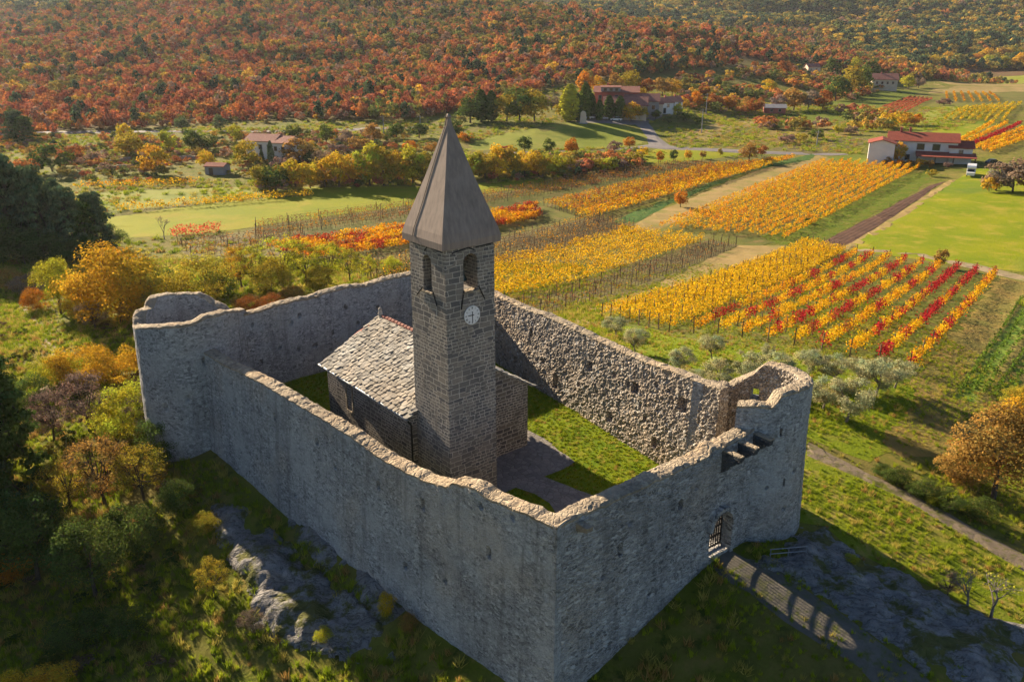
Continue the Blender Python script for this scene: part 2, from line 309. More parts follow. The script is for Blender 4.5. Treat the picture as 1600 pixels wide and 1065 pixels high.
# ------------------------------------------------------------------ terrain
WC = (2.06, 33.64); D2W = np.array((.787, .617)); N2W = np.array((.617, -.787))       # gate wall
DFL = np.array((-.707, .707)); NFL = np.array((-.707, -.707))                       # long wall in shade
CTRL = [
 ('w', 2.0, 32.6, -4.9), ('w', 4.5, 34.6, -4.0), ('w', 8, 37.2, -2.5), ('w', 11.6, 40.4, -.72), ('w', 14, 41.6, -.9), ('w', 17.6, 44, -1.4),
 ('w', 19, 48, -1.5), ('w', 17.5, 52, -1.4), ('w', 13.2, 38.5, -1.1), ('w', 15.5, 37, -1.5), ('w', 18, 34.5, -1.7),
 ('w', -22.5, 57, -3.2), ('w', -17.8, 52, -3.9), ('w', -12.8, 47, -4.5), ('w', -8, 42.2, -4.9), ('w', -3.6, 37.9, -5.0), ('w', -30, 62, -4.0), ('w', -26, 57, -3.9),
 ('w', -24.5, 54, -4.7), ('w', -20, 49.5, -5.4), ('w', -15, 44.5, -6.0), ('w', -10.5, 40, -6.3), ('w', -6, 35, -6.5), ('w', -1, 31, -6.3),
 ('w', 4.5, 31.5, -5.2), ('w', 9, 34, -3.6), ('w', 12, 30, -4.2), ('w', 16, 28, -4.), ('w', 22, 30, -2.8), ('w', 5, 26, -6.8), ('w', -6, 26, -7.6),
 ('w', 9.2, 54, -.9), ('w', 4, 64, -.9), ('w', -4, 78, -1.1), ('w', -14, 73, -1.2), ('w', -20, 68, -1.6), ('w', -30, 68, -2.6), ('w', 0, 55, -1.5), ('w', -12, 62, -1.5),
 ('z', 1400, 950, -2.3), ('z', 1600, 1000, -3.4), ('z', 1330, 800, -1.9), ('z', 1450, 850, -2.6), ('z', 1600, 870, -3.8), ('z', 1350, 740, -2.3), ('z', 1500, 780, -3.3),
 ('z', 1590, 740, -4.2), ('z', 1330, 650, -2.4), ('z', 1400, 690, -2.9), ('z', 1500, 660, -4.), ('z', 1590, 620, -5.), ('z', 1230, 560, -2.6), ('z', 1420, 590, -3.4),
 ('z', 1150, 560, -2.8), ('z', 1070, 540, -3.4), ('z', 1000, 520, -4.6), ('z', 940, 495, -6.), ('z', 1500, 540, -5.6), ('z', 1595, 470, -8.8), ('z', 1590, 540, -7),
 ('z', 1300, 480, -6.4), ('z', 1150, 460, -7.6), ('z', 1450, 480, -7.4), ('z', 1050, 470, -7.),
 ('z', 350, 1000, -6.6), ('z', 150, 1040, -7.4), ('z', 550, 1050, -6.8), ('z', 0, 900, -7.8), ('z', 250, 880, -6.2), ('z', 100, 780, -6.4), ('z', 0, 700, -6.8), ('z', 200, 720, -5.2),
 ('z', 60, 580, -6.2), ('z', 170, 580, -5.), ('z', 0, 500, -7.5), ('z', 100, 490, -7), ('z', 250, 480, -5.), ('z', 400, 450, -5.5), ('z', 520, 430, -6.), ('z', 40, 430, -9), ('z', 180, 420, -8.5),
 ('z', 870, 490, -6.5), ('z', 700, 470, -6), ('z', 1200, 392, -10.9), ('z', 1330, 398, -10.8), ('z', 1480, 425, -10.6), ('z', 1595, 440, -10.5), ('z', 1000, 440, -9.2),
 ('z', 560, 410, -9.5), ('z', 800, 430, -9.3), ('z', 900, 450, -9.), ('z', 300, 375, -11), ('z', 200, 345, -11), ('z', 600, 320, -11), ('z', 400, 340, -11), ('z', 800, 360, -11.2), ('z', 1000, 370, -11.3), ('z', 1100, 360, -11.2),
 ('z', 1280, 258, -9.8), ('z', 1430, 262, -9.4), ('z', 1600, 305, -9.5), ('z', 1600, 380, -10.6), ('z', 1000, 300, -10.6), ('z', 800, 290, -10.6), ('z', 1060, 245, -9.), ('z', 1170, 238, -8.8),
 ('z', 1600, 240, -8), ('z', 1500, 185, -6), ('z', 1600, 180, -5.8), ('Y', 1460, 112, 780), ('Y', 1600, 112, 800), ('Y', 1400, 135, 590), ('Y', 1250, 152, 470), ('Y', 1150, 192, 360), ('Y', 1100, 120, 480), ('Y', 1250, 110, 570), ('Y', 1340, 105, 640),
 ('Y', 960, 188, 330), ('Y', 850, 200, 305), ('z', 850, 240, -8.3), ('z', 740, 225, -7), ('z', 940, 225, -8), ('Y', 1030, 172, 350),
 ('z', 415, 247, -9.7), ('z', 250, 265, -9.9), ('z', 480, 295, -10.6), ('z', 250, 300, -10.7), ('Y', 100, 210, 320), ('Y', 0, 213, 320), ('Y', 550, 212, 305), ('Y', 700, 190, 330), ('Y', 330, 205, 320),
 ('Y', 100, 100, 520), ('Y', 300, 100, 520), ('Y', 500, 100, 520), ('Y', 700, 100, 500), ('Y', 900, 100, 480), ('Y', 1000, 80, 520), ('Y', 200, 0, 800), ('Y', 500, 0, 820),
 ('Y', 0, 36, 720), ('Y', 60, 20, 750), ('Y', 130, 0, 780), ('Y', 740, 0, 780), ('Y', 880, 15, 760), ('Y', 1040, 45, 690), ('Y', 1200, 88, 610), ('Y', -120, 75, 650), ('Y', -150, 150, 460), ('Y', -100, 215, 320),
 ('Y', 300, -30, 900), ('Y', 600, -32, 900), ('w', -450, 900, 25), ('w', 40, 960, 40), ('w', -200, 1100, 60), ('w', 180, 900, 22), ('w', 330, 800, 3), ('w', -700, 700, 10), ('w', -600, 400, -4), ('w', -400, 200, -9), ('w', -200, 100, -9.5), ('w', -120, 60, -9), ('w', -60, 30, -9),
 ('w', -30, 5, -10), ('w', 30, 5, -7), ('w', 80, 30, -6.5), ('w', 150, 80, -9.5), ('w', 300, 200, -9), ('w', 500, 400, -6), ('w', 800, 800, 5), ('w', 400, 1100, 30), ('w', 1200, 500, 10), ('w', 0, -60, -10), ('w', 200, 0, -9), ('w', -200, 0, -10), ('w', 700, 1100, 40), ('w', -900, 1100, 60),
]
cp = []
for k, a, b, c_ in CTRL:
    if k == 'w': cp.append((a, b, c_))
    elif k == 'z': x, y = at(a, b, c_); cp.append((x, y, c_))
    else:
        d = ray(a, b); t_ = c_/d[1]; cp.append((d[0]*t_, c_, ZC+d[2]*t_))
cp = np.array(cp)
def rbf_fit(cp):
    X = cp[:, :2]; d = np.sqrt(((X[:, None]-X[None])**2).sum(-1)+9.); n = len(X)
    A = np.zeros((n+3, n+3)); A[:n, :n] = -d+np.eye(n)*1.2; A[:n, n] = 1; A[:n, n+1:] = X/100; A[n, :n] = 1; A[n+1:, :n] = X.T/100
    return np.linalg.solve(A, np.concatenate([cp[:, 2], np.zeros(3)]))
RW = rbf_fit(cp)
def h_rbf(x, y):
    x = np.asarray(x, float); y = np.asarray(y, float); out = np.zeros(x.shape)
    n = len(cp)
    d = np.sqrt((x[..., None]-cp[:, 0])**2+(y[..., None]-cp[:, 1])**2+9.)
    return -d@RW[:n]+RW[n]+RW[n+1]*x/100+RW[n+2]*y/100
def axis(a, b, step, lo, hi, g):
    c = list(np.arange(a, b+1e-6, step)); s = step; x = c[-1]
    while x < hi: s = s*g; x += s; c.append(x)
    s = step; x = c[0]
    while x > lo: s = s*g; x -= s; c.insert(0, x)
    return np.array(c)
GX = axis(-42, 42, .5, -2200, 2200, 1.045); GY = axis(18, 96, .5, -80, 2600, 1.035)
XX, YY = np.meshgrid(GX, GY)
ZZ = np.vstack([h_rbf(XX[i], YY[i]) for i in range(len(GY))])
def inpoly(x, y, poly):
    x = np.asarray(x); y = np.asarray(y); r = np.zeros(x.shape, bool); n = len(poly)
    for i in range(n):
        x0, y0 = poly[i]; x1, y1 = poly[(i+1) % n]
        c = (y0 > y) != (y1 > y)
        with np.errstate(divide='ignore', invalid='ignore'): xi = (x1-x0)*(y-y0)/(y1-y0+1e-12)+x0
        r ^= c & (x < xi)
    return r
COURT = [(2.3, 34.7), (12.9, 43), (14.5, 44.2), (16.5, 47), (14, 49.6), (12.3, 48), (-5.3, 75.6), (-20.8, 63), (-22.5, 60.5), (-21.4, 58)]
Pn = np.stack([XX.ravel(), YY.ravel(), np.zeros(XX.size)], 1)
dist = np.sqrt(Pn[:, 0]**2+Pn[:, 1]**2)
amp = np.clip((dist-60)/900, 0, 1)
# level areas stay smooth, wild slopes get lumps
left_wild = 1/(1+np.exp((Pn[:, 0]+Pn[:, 1]*.02+2)/3.))*np.clip((95-Pn[:, 1])/20, 0, 1)
nz = fbm(Pn, 3.2, 3, 2)*.28*left_wild+fbm(Pn, 9, 2, 5)*.12+fbm(Pn, 170, 4, 9)*16*np.clip((dist-380)/500, 0, 1)**1.3
ZZ = ZZ+nz.reshape(ZZ.shape)
ic = inpoly(XX, YY, COURT); ZZ = np.where(ic, np.minimum(ZZ, -2.4), ZZ)
def gz(x, y):
    x = np.asarray(x, float); y = np.asarray(y, float)
    i = np.clip(np.searchsorted(GX, x)-1, 0, len(GX)-2); j = np.clip(np.searchsorted(GY, y)-1, 0, len(GY)-2)
    fx = np.clip((x-GX[i])/(GX[i+1]-GX[i]), 0, 1); fy = np.clip((y-GY[j])/(GY[j+1]-GY[j]), 0, 1)
    return ZZ[j, i]*(1-fx)*(1-fy)+ZZ[j, i+1]*fx*(1-fy)+ZZ[j+1, i]*(1-fx)*fy+ZZ[j+1, i+1]*fx*fy
TS = np.geomspace(18, 2600, 1500)
def gpt(u, v):
    d = ray(u, v); P = d[None]*TS[:, None]; below = ZC+P[:, 2] < gz(P[:, 0], P[:, 1])
    below &= ~inpoly(P[:, 0], P[:, 1], COURT)
    k = int(np.argmax(below)) if below.any() else len(TS)-1
    a, b = TS[max(k-1, 0)], TS[k]
    for _ in range(14):
        m = .5*(a+b); p = d*m
        if ZC+p[2] < gz(p[0], p[1]): b = m
        else: a = m
    p = d*b; return float(p[0]), float(p[1])
FOREST_PX = [(-160, 222), (0, 214), (100, 208), (250, 200), (350, 193), (480, 188), (570, 190), (640, 188), (740, 172), (800, 155), (900, 130), (1000, 122), (1080, 112), (1160, 104), (1250, 98)]
FB = np.array([gpt(*p) for p in FOREST_PX])
def forest_side(x, y):      # >0 above the lower edge of the wood
    return y-np.interp(x, FB[:, 0], FB[:, 1])
def terrain_mat():
    t = NT('wild_ground'); p = t.pos(); fo = t.n('ShaderNodeAttribute', attribute_name='wood').outputs['Fac']
    a = t.mix(t.mr(t.noise(p, .16, 5, .6), .4, .6), (.125, .155, .012), (.20, .19, .032))
    a = t.mix(t.mr(t.noise(p, .5, 5, .65), .5, .66), a, (.27, .205, .055)); a = t.mix(t.mr(t.noise(p, .9, 5, .65), .54, .64), a, (.06, .085, .010))
    a = t.mix(t.mr(t.noise(p, .06, 6, .65), .45, .6, 0, .7), a, (.20, .16, .05)); b = t.mix(t.mr(t.noise(p, .05, 5), .4, .6), (.16, .085, .045), (.12, .09, .035))
    c = t.mix(fo, a, b); f = t.noise(p, 5, 5, .75)
    c = t.mix(t.mr(f, .3, .7, .6, 0), c, t.mix(.4, c, (.02, .025, .008)))
    return t.done(c, .97, f, .9, .2, spec=.08)
idx = np.arange(XX.size).reshape(XX.shape)
Fq = np.stack([idx[:-1, :-1], idx[:-1, 1:], idx[1:, 1:], idx[1:, :-1]], -1).reshape(-1, 4)
wood = np.clip(forest_side(XX.ravel(), YY.ravel())/15, 0, 1)*(YY.ravel() > 150)
ter = mk('terrain', np.stack([XX.ravel(), YY.ravel(), ZZ.ravel()], 1), Fq, terrain_mat(), smooth=True, attrs={'wood': wood})
tagit(ter, 'rough grassy ground around the fortified church and up the wooded hill', 'terrain', kind='structure')

# far hill behind the valley
hx = np.linspace(-1500, 2600, 110); hy = np.linspace(780, 3000, 80); HX, HY = np.meshgrid(hx, hy)
HP = np.stack([HX.ravel(), HY.ravel(), 0*HX.ravel()], 1)
def hfar(x, y):
    P = np.stack([x, y, 0*x], 1)
    return -12+.135*(y-800)+np.clip((y-800)/150, 0, 1)*fbm(P, 330, 4, 31)*34-np.clip((x-900)/900, 0, 1)*10
HZ = hfar(HP[:, 0], HP[:, 1]); hid = np.arange(HX.size).reshape(HX.shape)
HF = np.stack([hid[:-1, :-1], hid[:-1, 1:], hid[1:, 1:], hid[1:, :-1]], -1).reshape(-1, 4)
hill = mk('hill', np.stack([HP[:, 0], HP[:, 1], HZ], 1), HF, ground('hill_floor', [(.13, .10, .035), (.10, .085, .03)], .02, 1), smooth=True)
tagit(hill, 'far wooded hill closing off the valley', 'hill', kind='structure')

# ------------------------------------------------------------------ draped sheets
def drape(name, poly, mat, dz=.06, step=2., label=None, cat=None, zf=None, wob=.5, kind='structure', px=True):
    W = [gpt(*p) for p in poly] if px else list(poly)
    pts = []
    for i in range(len(W)):
        a = np.array(W[i]); b = np.array(W[(i+1) % len(W)]); L = np.linalg.norm(b-a); n = max(1, int(L/(step*1.2))); pd = np.array((-(b-a)[1], (b-a)[0]))/max(L, 1e-6)
        for k in range(n):
            q = a+(b-a)*k/n
            if k: q = q+pd*random.uniform(-1, 1)*min(wob, L*.05)
            pts.append(q)
    bm = bmesh.new(); f = bm.faces.new([bm.verts.new((p[0], p[1], 0)) for p in pts])
    P = np.array(pts)
    for ax in (0, 1):
        lo, hi = P[:, ax].min(), P[:, ax].max()
        for c in np.arange(math.floor(lo/step)*step+step, hi, step):
            no = (1, 0, 0) if ax == 0 else (0, 1, 0); co = (c, 0, 0) if ax == 0 else (0, c, 0)
            bmesh.ops.bisect_plane(bm, geom=bm.verts[:]+bm.edges[:]+bm.faces[:], plane_co=co, plane_no=no)
    XY = np.array([(v.co.x, v.co.y) for v in bm.verts]); Z = (gz if zf is None else zf)(XY[:, 0], XY[:, 1])+dz
    for v, z in zip(bm.verts, Z): v.co.z = z-(dz-.012 if v.is_boundary and zf is None and dz > .02 else 0)
    bmesh.ops.recalc_face_normals(bm, faces=bm.faces)
    if sum(f.normal.z for f in bm.faces) < 0: bmesh.ops.reverse_faces(bm, faces=bm.faces)
    me = bpy.data.meshes.new(name); bm.to_mesh(me); bm.free(); me.materials.append(mat)
    o = link(name, me); tagit(o, label, cat or name.replace('_', ' '), kind=kind); return o

# ------------------------------------------------------------------ courtyard
_cc = np.array([(-19, 64, .05), (1.2, 53.8, -.02), (9.2, 51.7, -.6), (11.6, 41.6, -.7), (5, 38, -1.25), (-3.8, 46, -.85), (-14, 53, -.5), (3, 62, -.15), (-5, 74, .1), (13.5, 45, -1.0)])
_A = np.c_[_cc[:, :2], np.ones(len(_cc))]; CPL = np.linalg.lstsq(_A, _cc[:, 2], rcond=None)[0]
def zc(x, y): return np.asarray(x)*CPL[0]+np.asarray(y)*CPL[1]+CPL[2]
def zc_b(x, y):
    x = np.asarray(x, float); y = np.asarray(y, float)
    return zc(x, y)+fbm(np.stack([x, y, 0*x], 1), 1.6, 3, 3)*.05
def cp_(u, v, z=-.5):
    for _ in range(4): x, y = at(u, v, z); z = float(zc(x, y))
    return x, y
M['lawn'] = ground('courtyard_lawn', [(.11, .18, .004), (.18, .23, .006), (.22, .215, .02)], .5, 9, .8, .08)
CG = [(2.2, 34.9), (12.8, 43.1), (14.6, 43.4), (17.2, 45.6), (16.6, 48.6), (14.3, 49.7), (12.6, 48.6), (-5.2, 75.2), (-21.6, 62.3), (-21.2, 57.6)]
drape('courtyard_grass', CG, M['lawn'], 0, .5, 'mown grass inside the fortress walls around the church', 'grass', zf=zc_b, px=False, wob=0)
def cobble():
    t = NT('path_paving'); p = t.warp(t.pos(), 1, .15); v = t.n('ShaderNodeTexVoronoi', {'Vector': p, 'Scale': 2.6}); e = t.n('ShaderNodeTexVoronoi', {'Vector': p, 'Scale': 2.6}, feature='DISTANCE_TO_EDGE').outputs[0]
    r = t.n('ShaderNodeSeparateColor', {0: v.outputs['Color']}).outputs[0]
    c = t.mix(r, (.25, .225, .21), (.17, .155, .15)); c = t.mix(t.mr(e, .06, .01), c, (.13, .12, .10)); c = t.mix(t.mr(t.noise(p, .8, 4), .5, .7, 0, .6), c, (.26, .23, .2))
    return t.done(c, .9, t.mr(e, 0, .12), .6, .03)
M['cob'] = cobble()
PATHPX = [(700, 700), (776, 690), (824, 672), (852, 686), (872, 704), (898, 722), (876, 735), (850, 745), (884, 758), (920, 772), (905, 792), (870, 806), (858, 786), (835, 772), (806, 762), (786, 772), (740, 790), (690, 760)]
PW = [cp_(*p) for p in PATHPX]
drape('path', PW, M['cob'], .05, .6, 'grey cobbled path round the foot of the bell tower', 'path', zf=zc, px=False, wob=.12)
GATEW = [(10.9, 40.7), (12.6, 42.1)]
drape('path', [cp_(905, 792), cp_(920, 772), (11.2, 43.4), (12.7, 42.9), (11.0, 41.4)], M['cob'], .054, .5, 'cobbled strip of path leading to the arched gate', 'path', zf=zc, px=False, wob=.1)

# ------------------------------------------------------------------ fortress
fort = empty('fortress_wall', (0, 0, 0), 0, 'grey rubble stone fortress wall with two round corner towers enclosing the church', 'fortress')
def rib(name, path, nrm, thick, zt, zbo, zbi, mats, batter=.4, step=.13, ao=.05, ai=.05, rub_o=0., rub_i=0., holes_o=(), holes_i=(), closed=False, e0=None, seed=0, rag=.1, sarr=None, cope_h=.22, parent=None):
    path = np.asarray(path, float); nrm = np.asarray(nrm, float); n = len(path)
    s = sarr if sarr is not None else np.r_[0, np.cumsum(np.linalg.norm(np.diff(path, axis=0), axis=1))]
    H = float(np.max(zt-zbo)); Hi = float(np.max(zt-zbi)); no = int(H/step)+2; ni = int(Hi/step)+2; nt = max(4, int(thick/step))
    p3 = np.c_[path, np.zeros(n)]
    zt = zt+fbm(np.c_[s, np.zeros(n), np.full(n, seed)], 1.1, 3, seed)*rag+vnoise(np.c_[s, np.zeros(n), np.full(n, seed)], .33, seed+4)*rag*.45
    rows = []; face = []
    for k in range(no+1):
        f = k/no; z = zbo+(zt-.05-zbo)*f; rows.append((np.zeros(n), z, batter*(1-f)**1.4, 0)); face.append(0)
    for k in range(1, nt):
        g = k/nt; dome = .07*math.sin(math.pi*g)**.6; rows.append((np.full(n, -thick*g), zt-.03+dome, 0., 2))
    for k in range(ni+1):
        f = 1-k/ni; z = zbi+(zt-.05-zbi)*f; rows.append((np.full(n, -thick), z, -.12*(1-f), 1))
    m = len(rows); V = np.zeros((m, n, 3))
    for k, (off, z, b, kind) in enumerate(rows):
        o = off+b
        P = path+nrm*o[:, None]
        if e0 is not None:
            wg = np.clip(1-s/.6, 0, 1)*max(b, 0); P = P+np.asarray(e0)[None]*wg[:, None]
        q = np.c_[P, z]
        d = np.zeros(n)
        if kind == 0 or kind == 1:
            sg = 1 if kind == 0 else -1; A = ao if kind == 0 else ai; rb = rub_o if kind == 0 else rub_i
            d = fbm(q, 2.4, 3, seed)*A*1.3+vnoise(q, .3, seed+7)*A*.5
            if rb: c1, c2, rid = cell(q*np.array((1, 1, 1.35)), .27, seed); d = d+(np.clip(c2*2.2, 0, 1)-.6)*rb*(.5+rid)
            for hs, hz, hw, hh, hd in (holes_o if kind == 0 else holes_i):
                ins = (np.abs(s-hs) < hw/2) & (np.abs(z-hz) < hh/2); d = np.where(ins, d-hd, d)
            q[:, :2] += nrm*(d*sg)[:, None]
        else:
            c1, c2, rid = cell(q, .42, seed+3); q[:, 2] += fbm(q, .8, 3, seed+3)*.06+(rid-.5)*.06+(np.clip(c2*3, 0, 1)-.8)*.03; q[:, :2] += nrm*(fbm(q, .5, 2, seed+9)*.08)[:, None]
        V[k] = q
    V = V.transpose(1, 0, 2).reshape(-1, 3); idx = np.arange(n*m).reshape(n, m); Fs = []; MI = []
    topk = set(range(no, no+nt)); topk |= {no-1} if cope_h > .1 else set()
    I = idx if closed else idx
    nn = n if closed else n-1
    a = idx[:nn]; b = idx[np.arange(1, nn+1) % n]
    for k in range(m):
        k2 = (k+1) % m; Fs.append(np.stack([a[:, k], b[:, k], b[:, k2], a[:, k2]], 1)); MI.append(np.full(nn, 1 if k in topk else (2 if k > no+nt-2 and len(mats) > 2 else 0)))
    Fa = np.concatenate(Fs); MI = np.concatenate(MI)
    if closed: o = mk(name, V, Fa, mats, parent or fort, mi=MI)
    else:
        c0 = V[idx[0]].mean(0); c1 = V[idx[-1]].mean(0); V = np.vstack([V, c0, c1]); nv = n*m; caps = []
        # caps as quads (ring is even or padded by a degenerate edge)
        T = []
        for k in range(m):
            k2 = (k+1) % m; T.append((idx[0, k2], idx[0, k], nv)); T.append((idx[-1, k], idx[-1, k2], nv+1))
        faces = [tuple(f) for f in Fa]+[tuple(int(i) for i in t) for t in T]
        faces = [tuple(int(i) for i in f) for f in faces]
        o = mk(name, V, faces, mats, parent or fort, mi=np.r_[MI, np.zeros(len(T), int)])
    fixn(o); return o
def straight(P0, d, L, step=.13):
    n = int(L/step)+1; s = np.linspace(0, L, n); return np.asarray(P0)[None]+np.asarray(d)[None]*s[:, None], s
def topz(pxs, P0, d, s):
    a = np.array(sorted(on(u, v, P0, d) for u, v in pxs)); return np.interp(s, a[:, 0], a[:, 1])
def holes(pxs, P0, d): return [(*on(u, v, P0, d), w_, h_, dp) for u, v, w_, h_, dp in pxs]
# long wall in shade
pth, s = straight(WC, DFL, 35.2); nr = np.repeat([NFL], len(s), 0)
zt = topz([(872, 823), (866, 823), (817, 800), (766, 778), (729, 757), (714, 754), (706, 752), (697, 758), (684, 757), (665, 749), (631, 734), (594, 712), (540, 676), (507, 654), (473, 634), (426, 608), (389, 587), (358, 573), (321, 552), (297, 529)], WC, DFL, s)
bo = pth+nr*.6; zbo = gz(bo[:, 0], bo[:, 1])-.7; zbi = zc(pth[:, 0], pth[:, 1])-.6
HF_ = holes([(660, 787, .28, .6, .4), (592, 757, .3, .5, .4), (766, 863, .35, .6, .4), (638, 880, .2, .5, .4), (497, 690, .25, .5, .35), (430, 650, .25, .4, .35), (421, 705, .2, .5, .3), (525, 728, .25, .3, .3), (700, 905, .25, .25, .3), (468, 770, .2, .4, .3), (572, 820, .2, .3, .3), (366, 640, .2, .5, .3), (752, 790, .3, .35, .3), (800, 808, .3, .3, .25)], WC, DFL)
rib('curtain_wall', pth, nr, 1.0, zt, zbo, zbi, [M['fl'], M['cope'], M['rr']], .55, ao=.05, rub_o=.012, rub_i=.05, holes_o=HF_, e0=N2W, seed=1, rag=.10, sarr=s)
# gate wall
pth, s = straight(WC, D2W, 14.6); nr = np.repeat([N2W], len(s), 0)
zt = topz([(872, 823), (905, 805), (940, 789), (1000, 761), (1060, 733), (1090, 720), (1108, 710), (1115, 702), (1130, 698), (1160, 681), (1182, 668)], WC, D2W, s)
bo = pth+nr*.5; zbo = gz(bo[:, 0], bo[:, 1])-.7; zbi = zc(pth[:, 0], pth[:, 1])-.6
HG = holes([(968, 858, .3, .7, .4), (1063, 787, .3, .6, .4), (919, 1002, .14, .5, .35), (1040, 850, .2, .25, .3), (985, 815, .2, .2, .25), (1090, 760, .2, .2, .25), (940, 900, .2, .25, .3), (1010, 925, .2, .2, .3)], WC, D2W)
gw = rib('curtain_wall', pth, nr, 1.0, zt, zbo, zbi, [M['rw'], M['cope'], M['rr']], .35, ao=.05, rub_o=.028, rub_i=.06, holes_o=HG, e0=NFL, seed=2, rag=.08, sarr=s)
sl, zl = on(1101.7, 864, WC, D2W); sr, zr = on(1131.5, 848, WC, D2W); st_, zap = on(1126.5, 793.6, WC, D2W)
SG = .5*(sl+sr); GWD = max(.7, .5*(sr-sl)); ZG = -.62; ZAP = zap; ZSP = ZAP-GWD*1.15
print('GATE', sl, sr, zl, zr, zap, st_)
def arch(hw, zb, zs, za, n=10):
    pts = [(-hw, zb), (hw, zb), (hw, zs)]
    for k in range(1, n): t = math.pi*k/n; pts.append((hw*math.cos(t), zs+(za-zs)*math.sin(t)**.9))
    return pts+[(-hw, zs)]
GC = np.array(WC)+D2W*SG; GROT = math.atan2(D2W[1], D2W[0])
def gloc(mb):   # local (x along wall, y inward, z) -> world
    c, s_ = math.cos(GROT), math.sin(GROT); mb.V = [(GC[0]+x*c-y*s_, GC[1]+x*s_+y*c, z) for x, y, z in mb.V]; return mb
boolcut(gw, [gloc(MB().prism(arch(GWD, ZG, ZSP, ZAP), 1, -1.2, 2.2))])
# dressed arch round the gate
ap = arch(GWD+.02, ZG-.3, ZSP, ZAP+.02, 14)[1:]; aq = arch(GWD+.26, ZG-.3, ZSP, ZAP+.28, 14)[1:]
mb = MB()
for i in range(len(ap)-1):
    q = [ap[i], aq[i], aq[i+1], ap[i+1]]; mb.prism(q, 1, -.44-.02*(i % 2), .25)
gloc(mb).build('gate_arch', [M['rw']], fort)
# iron gate leaves
gate = MB()
for k in range(9):
    x = -GWD+.05+(2*GWD-.1)*k/8; top = ZSP+(ZAP-ZSP)*math.sqrt(max(0, 1-(x/GWD)**2))-.03
    gate.box(x-.026, x+.026, .27, .32, ZG+.05, top)
for z in (ZG+.12, ZG+.75, ZG+1.35, ZG+1.95, ZSP-.02): gate.box(-GWD+.02, GWD-.02, .262, .328, z-.04, z+.04)
for sgn in (-1, 1): gate.box(sgn*GWD-.03, sgn*GWD+.03, .265, .325, ZG, ZSP)
gloc(gate).build('iron_gate', [M['iron']], fort)['label'] = 'black barred iron gate in the arch'
# brackets of the machicolation above the gate
for u, v in ((1122, 706), (1142, 694), (1163, 683)):
    x, y = at(u, v, 5.45); sb = (x-WC[0])*D2W[0]+(y-WC[1])*D2W[1]; zb = float(np.interp(sb, s, zt))-.28
    c = np.array(WC)+D2W*sb; prof = [(-.3, zb), (-.3, zb-1.3), (.02, zb-1.3), (.28, zb-1.1), (.36, zb-.75), (.68, zb-.66), (.78, zb-.42), (1.08, zb-.36), (1.14, zb)]
    m_ = MB().prism([(p, z) for p, z in prof], 0, -.17, .17); m_.box(-.18, .18, -.3, 1.16, zb+.002, zb+.075, 1)  # pale cap slab paints the sunlit top over shade-dark sides
    cc, ss = math.cos(GROT), math.sin(GROT); m_.V = [(c[0]+a*cc+b*ss, c[1]+a*ss-b*cc, z) for a, b, z in m_.V]
    m_.build('stone_bracket', [M['dark'], M['cope']], fort)
x, y = at(913, 815, 5.5); sb = (x-WC[0])*D2W[0]+(y-WC[1])*D2W[1]; c = np.array(WC)+D2W*max(sb, .9)
m_ = MB().prism([(-.4, 5.35), (-.4, 4.9), (.1, 4.95), (.7, 5.15), (.7, 5.37)], 0, -.2, .2); cc, ss = math.cos(GROT), math.sin(GROT); m_.V = [(c[0]+a*cc+b*ss, c[1]+a*ss-b*cc, z) for a, b, z in m_.V]
m_.build('stone_bracket', [M['cope']], fort)
# rear walls (front face looks into the court)
P0 = (-22., 61.85); d_ = np.array((.788, .616)); pth, s = straight(P0, d_, 21.6); nr = np.repeat([(.616, -.788)], len(s), 0)
zt = topz([(366, 492), (378, 491), (400, 486), (430, 476), (470, 466), (492, 463), (505, 457), (520, 454), (545, 446), (572, 445), (600, 436), (625, 430), (640, 427)], P0, d_, s)
zbo = zc(pth[:, 0], pth[:, 1])-.6; b_ = pth-nr*1.; zbi = gz(b_[:, 0], b_[:, 1])-1.
HL = holes([(395, 507, .2, .3, .4), (468, 493, .2, .3, .4), (492, 540, .35, .35, .4), (465, 545, .25, .25, .4), (437, 543, .2, .25, .4), (408, 565, .3, .35, .4), (520, 520, .2, .3, .4), (560, 505, .25, .3, .4), (455, 505, .2, .25, .3), (590, 480, .25, .3, .4), (540, 480, .2, .25, .4)], P0, d_)
rib('curtain_wall', pth, nr, .85, zt, zbo, zbi, [M['fl'], M['cope']], .1, step=.17, ao=.05, rub_o=.035, holes_o=HL, seed=3, rag=.07, sarr=s)
P0 = (-5.75, 75.3); d_ = np.array((.5524, -.8336)); pth, s = straight(P0, d_, 33.4); nr = np.repeat([(-.8336, -.5524)], len(s), 0)
zt = topz([(775, 473), (800, 478), (850, 491), (880, 506), (900, 514), (950, 539), (1000, 562), (1060, 582), (1100, 600), (1122, 607)], P0, d_, s)
zt = np.where(s < 14, np.maximum(zt, 6.1), zt)
zbo = zc(pth[:, 0], pth[:, 1])-.6; b_ = pth-nr*1.; zbi = gz(b_[:, 0], b_[:, 1])-1.
HR = holes([(921, 571, .55, .7, .5), (993, 607, .6, .65, .5), (982, 600, .3, .5, .4), (1065, 632, .75, .9, .5), (870, 595, .45, 1.1, .45), (955, 650, .5, .6, .4), (1025, 690, .5, .7, .45), (830, 520, .3, .7, .4), (808, 562, .5, .6, .4), (960, 585, .25, .3, .3), (1025, 602, .3, .35, .4), (905, 600, .3, .3, .3), (850, 565, .3, .35, .3), (1085, 665, .35, .4, .3), (1010, 655, .25, .3, .3), (1045, 610, .3, .3, .3)], P0, d_)
rib('curtain_wall', pth, nr, .85, zt, zbo, zbi, [M['rr'], M['cope'], M['fl']], .22, step=.13, ao=.07, rub_o=.065, rub_i=.03, holes_o=HR, seed=4, rag=.06, sarr=s)
